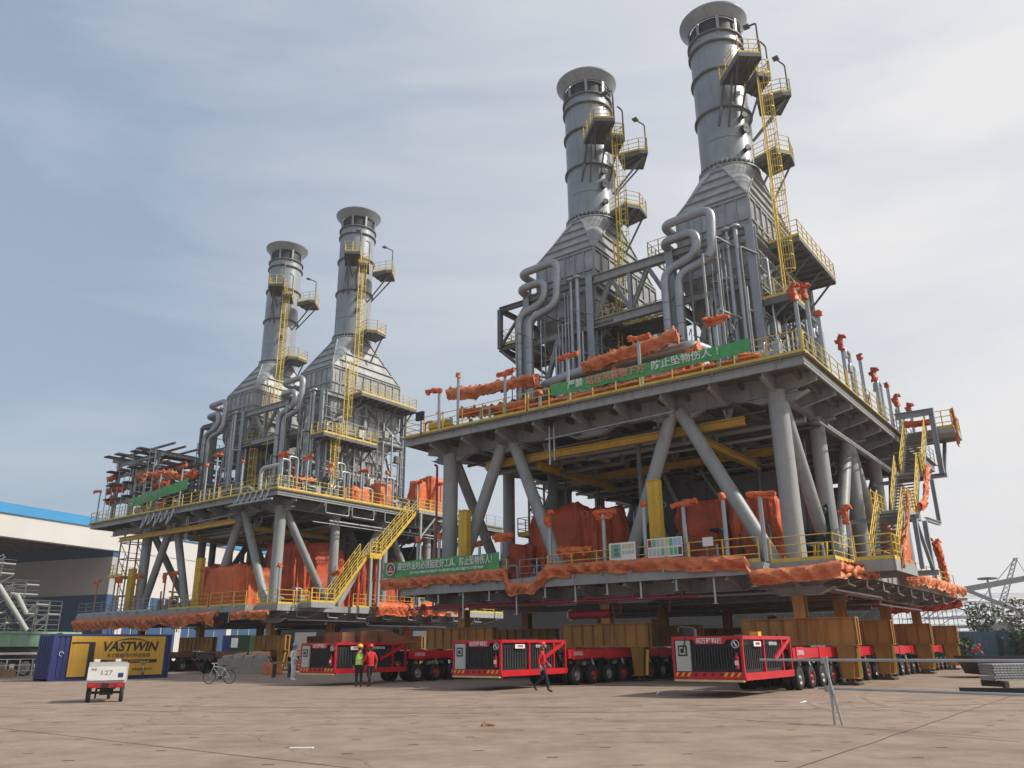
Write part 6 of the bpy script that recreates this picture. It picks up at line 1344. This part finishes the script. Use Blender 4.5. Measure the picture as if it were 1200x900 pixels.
for i in range(28): q.box((wx-.06, .6+i*2, 0), (wx, .8+i*2, 9.6))
q.build('wall_rib', 'wallb', Tn)
q = MB(); q.box((wx+1, .1, 9.5), (95, 1.1, 15.88)); q.build('front_wall_upper', 'wallw', Tn)
q = MB(); q.box((wx+1, .1, 0), (95, 1.1, 9.5)); q.build('front_wall_lower', 'wallb', Tn)
q = MB()
for i in range(24): q.box((wx+2+i*3, -.05, 0), (wx+3.2+i*3, .1, 15.8 if i % 4 == 0 else 0.2)) if i % 4 == 0 else q.box((wx+2+i*3, .04, 0), (wx+2.1+i*3, .1, 9.4))
q.build('pilaster', 'wallw', Tn)
# ------------------------------------------------------------------ scaffolded steelwork, left
def scaffold(name, label, F, nx, ny, nzz, sx, sy, sz, seed, m='lgrey', slant=True, cat='scaffold', prof=None, base=(0, 0, 0)):
    T = thing(name, label, cat, F, base); rr = random.Random(seed); bx, by, bz = base; s = MB(); h = MB(); d = MB(); pl = MB()
    for i in range(nx+1):
        top = prof(i/nx) if prof else 1
        for j in range(ny+1): s = MB(); s.bar((bx+i*sx, by+j*sy, bz), (bx+i*sx, by+j*sy, bz+nzz*sz*top), .06); s.build('standard', m, T)
    for k in range(nzz+1):
        for j in range(ny+1):
            for i in range(nx):
                if (prof(i/nx) if prof else 1)*nzz+.01 >= k and rr.random() < .9: h.bar((bx+i*sx, by+j*sy, bz+k*sz), (bx+(i+1)*sx, by+j*sy, bz+k*sz), .055); h.bar((bx+i*sx, by+j*sy, bz+k*sz+.5*sz), (bx+(i+1)*sx, by+j*sy, bz+k*sz+.5*sz), .035)
                if slant and rr.random() < .35 and (prof(i/nx) if prof else 1)*nzz >= k+1: d.bar((bx+i*sx, by+j*sy, bz+k*sz), (bx+(i+1)*sx, by+j*sy, bz+(k+1)*sz), .06)
        for i in range(nx):
            if (prof(i/nx) if prof else 1)*nzz+.01 >= k:
                h.bar((bx+i*sx, by, bz+k*sz), (bx+i*sx, by+ny*sy, bz+k*sz), .07)
                if rr.random() < .5: pl.box((bx+i*sx, by, bz+k*sz+.05), (bx+(i+1)*sx, by+.5, bz+k*sz+.12))
    h.build('ledgers', m, T)
    if d.v: d.build('braces', m, T)
    if pl.v: pl.build('planks', 'lgrey', T)
    return T
FS = frame_at(-43.5, 58, R(62))
Tm = scaffold('scaffold_tower', 'pale scaffolding stepped round inclined white tubes at the far left', FS, 11, 2, 7, 1.1, 1.6, .75, 4, 'steel_dark', True, prof=lambda t: .8 if t < .25 else (1.15 if t < .55 else (.75 if t < .8 else .5)), base=(0, 0, 3.0))
for a, b, r in (((2, -.4, 3.2), (5, -.4, 7.2), .2), ((6.3, -.4, 3.2), (5.6, -.4, 7.8), .22), ((9.2, -.4, 3.3), (6.4, -.4, 6.6), .2), ((.5, -.4, 6), (4, -.4, 8), .18), ((8, -.3, 6.0), (9, -.3, 4.6), .18)):
    q = MB(); q.tube(a, b, r, 12); q.build('inclined_tube', 'lgrey', Tm)
q = MB(); q.box((-3, -1.2, 2.3), (20, 3.8, 2.95)); q.build('green_base_deck', 'gdark', Tm)
T = thing('flatbed_machine', 'pale green machine frame with black drum and wheels at the left edge', 'machine', FS, (5, -4.5, 0))
q = MB(); q.box((-2, -5.6, 2.0), (10.4, -3.4, 3.0)); q.box((-2, -5.7, 2.9), (10.4, -5.62, 3.05)); q.build('frame', 'glight', T)
q = MB(); q.tube((8.6, -5.75, 2.5), (8.6, -5.65, 2.5), .5, 20); q.build('drum_end', 'dark', T); q = MB(); q.box((9.6, -5.9, 1.7), (11.2, -3.4, 2.9)); q.build('front_housing', 'glight', T)
q = MB(); q.box((-2, -5.4, .9), (9, -3.6, 1.98)); q.build('underframe', 'dark', T)
q = MB(); q.box((3.6, -6.0, 1.45), (9.4, -5.8, 1.6)); q.build('pale_rail', 'white', T)
for x in (4.6, 6.4, 8.2): small_wheel(T, (x, -5.5, .62), .62, .2, ax=(0, 1, 0))
q = MB(); drape(q, (1.2, -7.2, .1), (3.6, -6.2, 1.1), .12, 2, .15, 4, 40, 5); mesh_thing('red_sheet_heap', 'heap under red sheet in front of the pale green machine', 'covered heap', q, 'redtarp', FS, (2.4, -6.7, 0))
T = thing('tube_fence', 'low grey tube fence standing before the red heap at the left edge', 'fence', FS, (3, -8.5, 0)); q = MB(); rail(q, [(-3, -8.5, 0), (9.8, -8.2, 0)], 1.15, .9, .03, False); q.build('rails', 'lgrey', T); q = MB(); q.box((-3, -8.6, 0), (4, -8.2, .5)); q.build('timber_base', 'wood', T)
# ------------------------------------------------------------------ right background
FR = frame_at(46, 92, R(-8))
Tr = scaffold('steel_framework', 'pale lattice of steelwork on the right horizon', FR, 14, 3, 3, 2.6, 3.0, 1.6, 8, 'steel', True, 'steel framework', base=(0, 0, 1.2))
q = MB(); q.bar((3, -1.2, 7.1), (22, -1.2, 10.2), .5, .6); q.build('inclined_chord', 'steel', Tr); q = MB(); q.bar((4, -1.2, 7.2), (12, -1.2, 3.4), .35); q.bar((19, -1.2, 9.6), (12, -1.2, 3.4), .35); q.bar((19, -1.2, 9.6), (26, -1.2, 3.4), .35); q.build('chord_brace', 'steel', Tr)
q = MB(); q.bar((-14, -1.2, 3.3), (30, -1.2, 3.3), .3); q.bar((-14, -1, 6.2), (4, -1, 6.2), .3); q.build('long_tie', 'steel', Tr)
FR2 = frame_at(27, 92, R(-6)); scaffold('steel_framework', 'darker steelwork glimpsed beneath the rear right corner of the nearer module', FR2, 8, 2, 3, 2.4, 2.5, 1.7, 18, 'steel_dark', True, 'steel framework')
def crane(az, dist, zt, lean, label):
    b = Vector((math.sin(R(az))*dist, math.cos(R(az))*dist, 0)); T = thing('lattice_crane', label, 'crane', Frame(b, -R(az), 1)); q = MB(); a, c = Vector((0, 0, 6)), Vector((lean, 0, zt)); n = 14
    for s in (-.8, .8):
        for y in (-.6, .6): q.bar(a+Vector((s, y, 0)), c+Vector((s*.4, y*.4, 0)), .22)
    for i in range(n): p, r = a.lerp(c, i/n), a.lerp(c, (i+1)/n); s = .8*(1-.6*i/n); q.bar(p+Vector((-s, -.6, 0)), r+Vector((s, -.6, 0)), .13); q.bar(p+Vector((s, .6, 0)), r+Vector((-s, .6, 0)), .13)
    q.build('jib', 'steel', T); q = MB(); q.box((-2.5, -2, 1.5), (3, 2, 6)); q.box((-3, -3, 0), (3, 3, 1.5)); q.build('machine_house', 'steel_dark', T)
    q = MB(); q.tube(c, (c.x+1.2, 0, c.z-3.2), .06, 4); q.box((c.x+1, -.2, c.z-4), (c.x+1.5, .2, c.z-3.2)); q.build('hook', 'dark', T)
    q = MB(); q.tube((-4, 0, 9), c, .07, 4); q.tube((-12, 0, 11), (-1, 0, 7), .07, 4); q.tube((-16, 0, 13), (0, 0, 6.5), .07, 4); q.build('stay_cable', 'dark', T)
crane(30.15, 215, 19.8, 6.2, 'distant lattice crane jib leaning right above the horizon')
T = thing('floodlight_mast', 'distant floodlight mast with flat round head left of the crane jib', 'light mast', frame_at(105, 181, R(-30))); q = MB(); q.tube((0, 0, 0), (0, 0, 15), .35, 10, .2); q.build('mast', 'steel', T); q = MB(); q.lathe((0, 0, 14.9), [(.2, 0), (1.9, .1), (2.0, .45), (.3, .6)], 16, True); q.build('lamp_ring', 'steel_dark', T)
FQ = frame_at(40, 76, R(-14))
T = thing('blue_container', 'faded blue container with white frame mark at the right edge', 'container', FQ, (9, 0, 0)); X['bluew'] = mat('faded_blue_container', (.05, .11, .16), .6, 0, .2, .6, streak=(.1, .09, .08, .5))
q = MB(); q.box((4, 0, .1), (16.2, 2.4, 2.7)); [q.box((4.1+i*.4, -.05, .15), (4.3+i*.4, 0, 2.65)) for i in range(30)]; q.build('corrugated_wall', 'bluew', T); q = MB(); q.box((7.2, -.09, 1.5), (8.6, -.06, 1.58)); q.box((7.2, -.09, 1.0), (7.28, -.06, 1.5)); q.build('white_mark', 'white', T)
T = thing('blue_container', 'dark blue container between the last stand and the right edge, partly behind bushes', 'container', FQ, (-4, 0, 0)); q = MB(); q.box((-8, .4, .1), (3.6, 2.8, 2.6)); [q.box((-7.9+i*.4, .35, .15), (-7.7+i*.4, .4, 2.55)) for i in range(28)]; q.build('corrugated_wall', 'bluew', T)
X['leaf'] = mat('bush_leaf', (.045, .075, .025), .8, 0, .45, 2); X['leaf2'] = mat('dry_leaf', (.16, .12, .06), .85, 0, .4, 2); X['bark'] = mat('bark', (.10, .08, .06), .9, 0, .3, 3)
def bush(F, x, y, h, r, label, n, m='leaf', seed=0, tree=False, cat='bush'):
    T = thing('bare_tree' if tree else 'bush', label, cat, F, (x, y, 0)); rr = random.Random(seed); q = MB(); st = MB(); tips = []
    for k in range(9 if tree else 6):
        a = rr.random()*6.28; p = Vector((x, y, 0)); d = Vector((math.cos(a)*.25, math.sin(a)*.25, 1)).normalized(); z = h*(.35 if tree else .15)
        pts = [p, p+d*z]
        for j in range(4): d = (d+Vector((rr.uniform(-.5, .5), rr.uniform(-.5, .5), rr.uniform(-.1, .4)))).normalized(); pts.append(pts[-1]+d*h*.2); tips.append(pts[-1])
        for i in range(len(pts)-1): st.tube(pts[i], pts[i+1], .07*(1-i*.16) if tree else .03, 5)
        for j in range(5):
            c = rr.choice(pts[2:]); e_ = c+Vector((rr.uniform(-1, 1), rr.uniform(-1, 1), rr.uniform(0, 1))).normalized()*h*.18; st.tube(c, e_, .02, 4); tips.append(e_)
    for i in range(n*2):
        c = rr.choice(tips)+Vector((rr.gauss(0, r), rr.gauss(0, r), rr.gauss(0, r*.7))); c.z = max(.1, c.z); a = Vector((rr.uniform(-1, 1), rr.uniform(-1, 1), rr.uniform(-.6, .6))).normalized()*.2; b = a.cross(Vector((rr.uniform(-1, 1), rr.uniform(-1, 1), rr.uniform(-1, 1)))).normalized()*.12
        q.add([c-a, c+b, c+a, c-b], [(0,1,2,3)])
    st.build('stems' if not tree else 'trunk', 'bark', T); q.build('foliage' if not tree else 'crown', m, T)
for i, (x, y, h, r, n, l) in enumerate(((-6.5, -1.6, 2.4, .5, 900, 'leafy bush just right of the rearmost ochre stand'), (-3.5, -1.4, 2.0, .45, 800, 'second leafy bush before the dark blue container'), (-.5, -1.2, 1.8, .45, 800, 'low bush in the gap between the two blue containers'), (5.5, -1.2, 2.2, .5, 900, 'bush before the white mark of the faded blue container'), (11, -1.4, 1.7, .5, 900, 'low bush at the right edge before the faded blue container'))):
    bush(FQ, x, y, h, r, l, n, 'leaf', i)
bush(FQ, 3.6, 4.5, 4.2, .22, 'thin climbing tree with few leaves between the blue containers', 160, 'leaf', 21, True, 'tree')
bush(FQ, 8.2, 7, 4.6, .25, 'brownish dry tree above the faded blue container', 300, 'leaf2', 22, True, 'tree')
bush(FQ, 11.6, 7.5, 4.6, .25, 'brownish dry tree at the right edge of the picture', 300, 'leaf2', 23, True, 'tree')
T = thing('skip_bin', 'dark rusty skip behind the plank stack on the right', 'skip', FW, (26, 42, 0)); q = MB(); q.add([(22.6, 41, .15), (28.5, 40, .15), (29, 42.2, .15), (23, 43.2, .15), (22.3, 40.8, .95), (28.8, 39.7, .95), (29.3, 42.4, .95), (22.8, 43.5, .95)], [(3,2,1,0), (0,1,5,4), (1,2,6,5), (2,3,7,6), (3,0,4,7)]); q.build('skip_body', 'dark', T)
q = MB(); q.bar((22.3, 40.8, .95), (28.8, 39.7, .95), .1, .12); q.bar((22.3, 40.8, .95), (22.8, 43.5, .95), .1, .12); q.build('rim_bar', 'dark', T)
FK = frame_at(-8, 128, R(-8))
T = thing('backdrop_shed', 'low dark shed row added behind the modules to darken the gap under the decks', 'shed', FK, (20, 0, 0)); q = MB(); q.box((-30, 0, 0), (62, 12, 7.6)); q.build('shed_wall', 'dark', T)  # added to shut out the sky and keep the under-deck gap dark
q = MB(); q.add([(-30.5, -.6, 7.5), (62.5, -.6, 7.5), (62.5, 6, 7.9), (-30.5, 6, 7.9), (62.5, 12.6, 7.5), (-30.5, 12.6, 7.5)], [(0,1,2,3), (3,2,4,5)]); q.build('shed_roof', 'steel_dark', T)
for i in range(14): q = MB(); q.box((-27+i*6.4, -.08, 0), (-23.5+i*6.4, .1, 4.2)); q.build('roller_door', 'dark' if i % 3 else 'lgrey', T)
hz = MB(); hz.box((-420, -60, -1.3), (420, 460, 60)); hm = bpy.data.materials.new('air_haze'); hm.use_nodes = True; hn = hm.node_tree; hn.nodes.clear()
ho = hn.nodes.new('ShaderNodeOutputMaterial'); hv = hn.nodes.new('ShaderNodeVolumePrincipled'); hv.inputs['Density'].default_value = .00045; hv.inputs['Color'].default_value = (.88, .9, .93, 1); hv.inputs['Anisotropy'].default_value = .2; hn.links.new(hv.outputs[0], ho.inputs['Volume'])
ho_ = mesh_thing('haze', 'thin pale haze over the whole yard', 'haze', hz, hm, FW, kind='stuff')
clean()
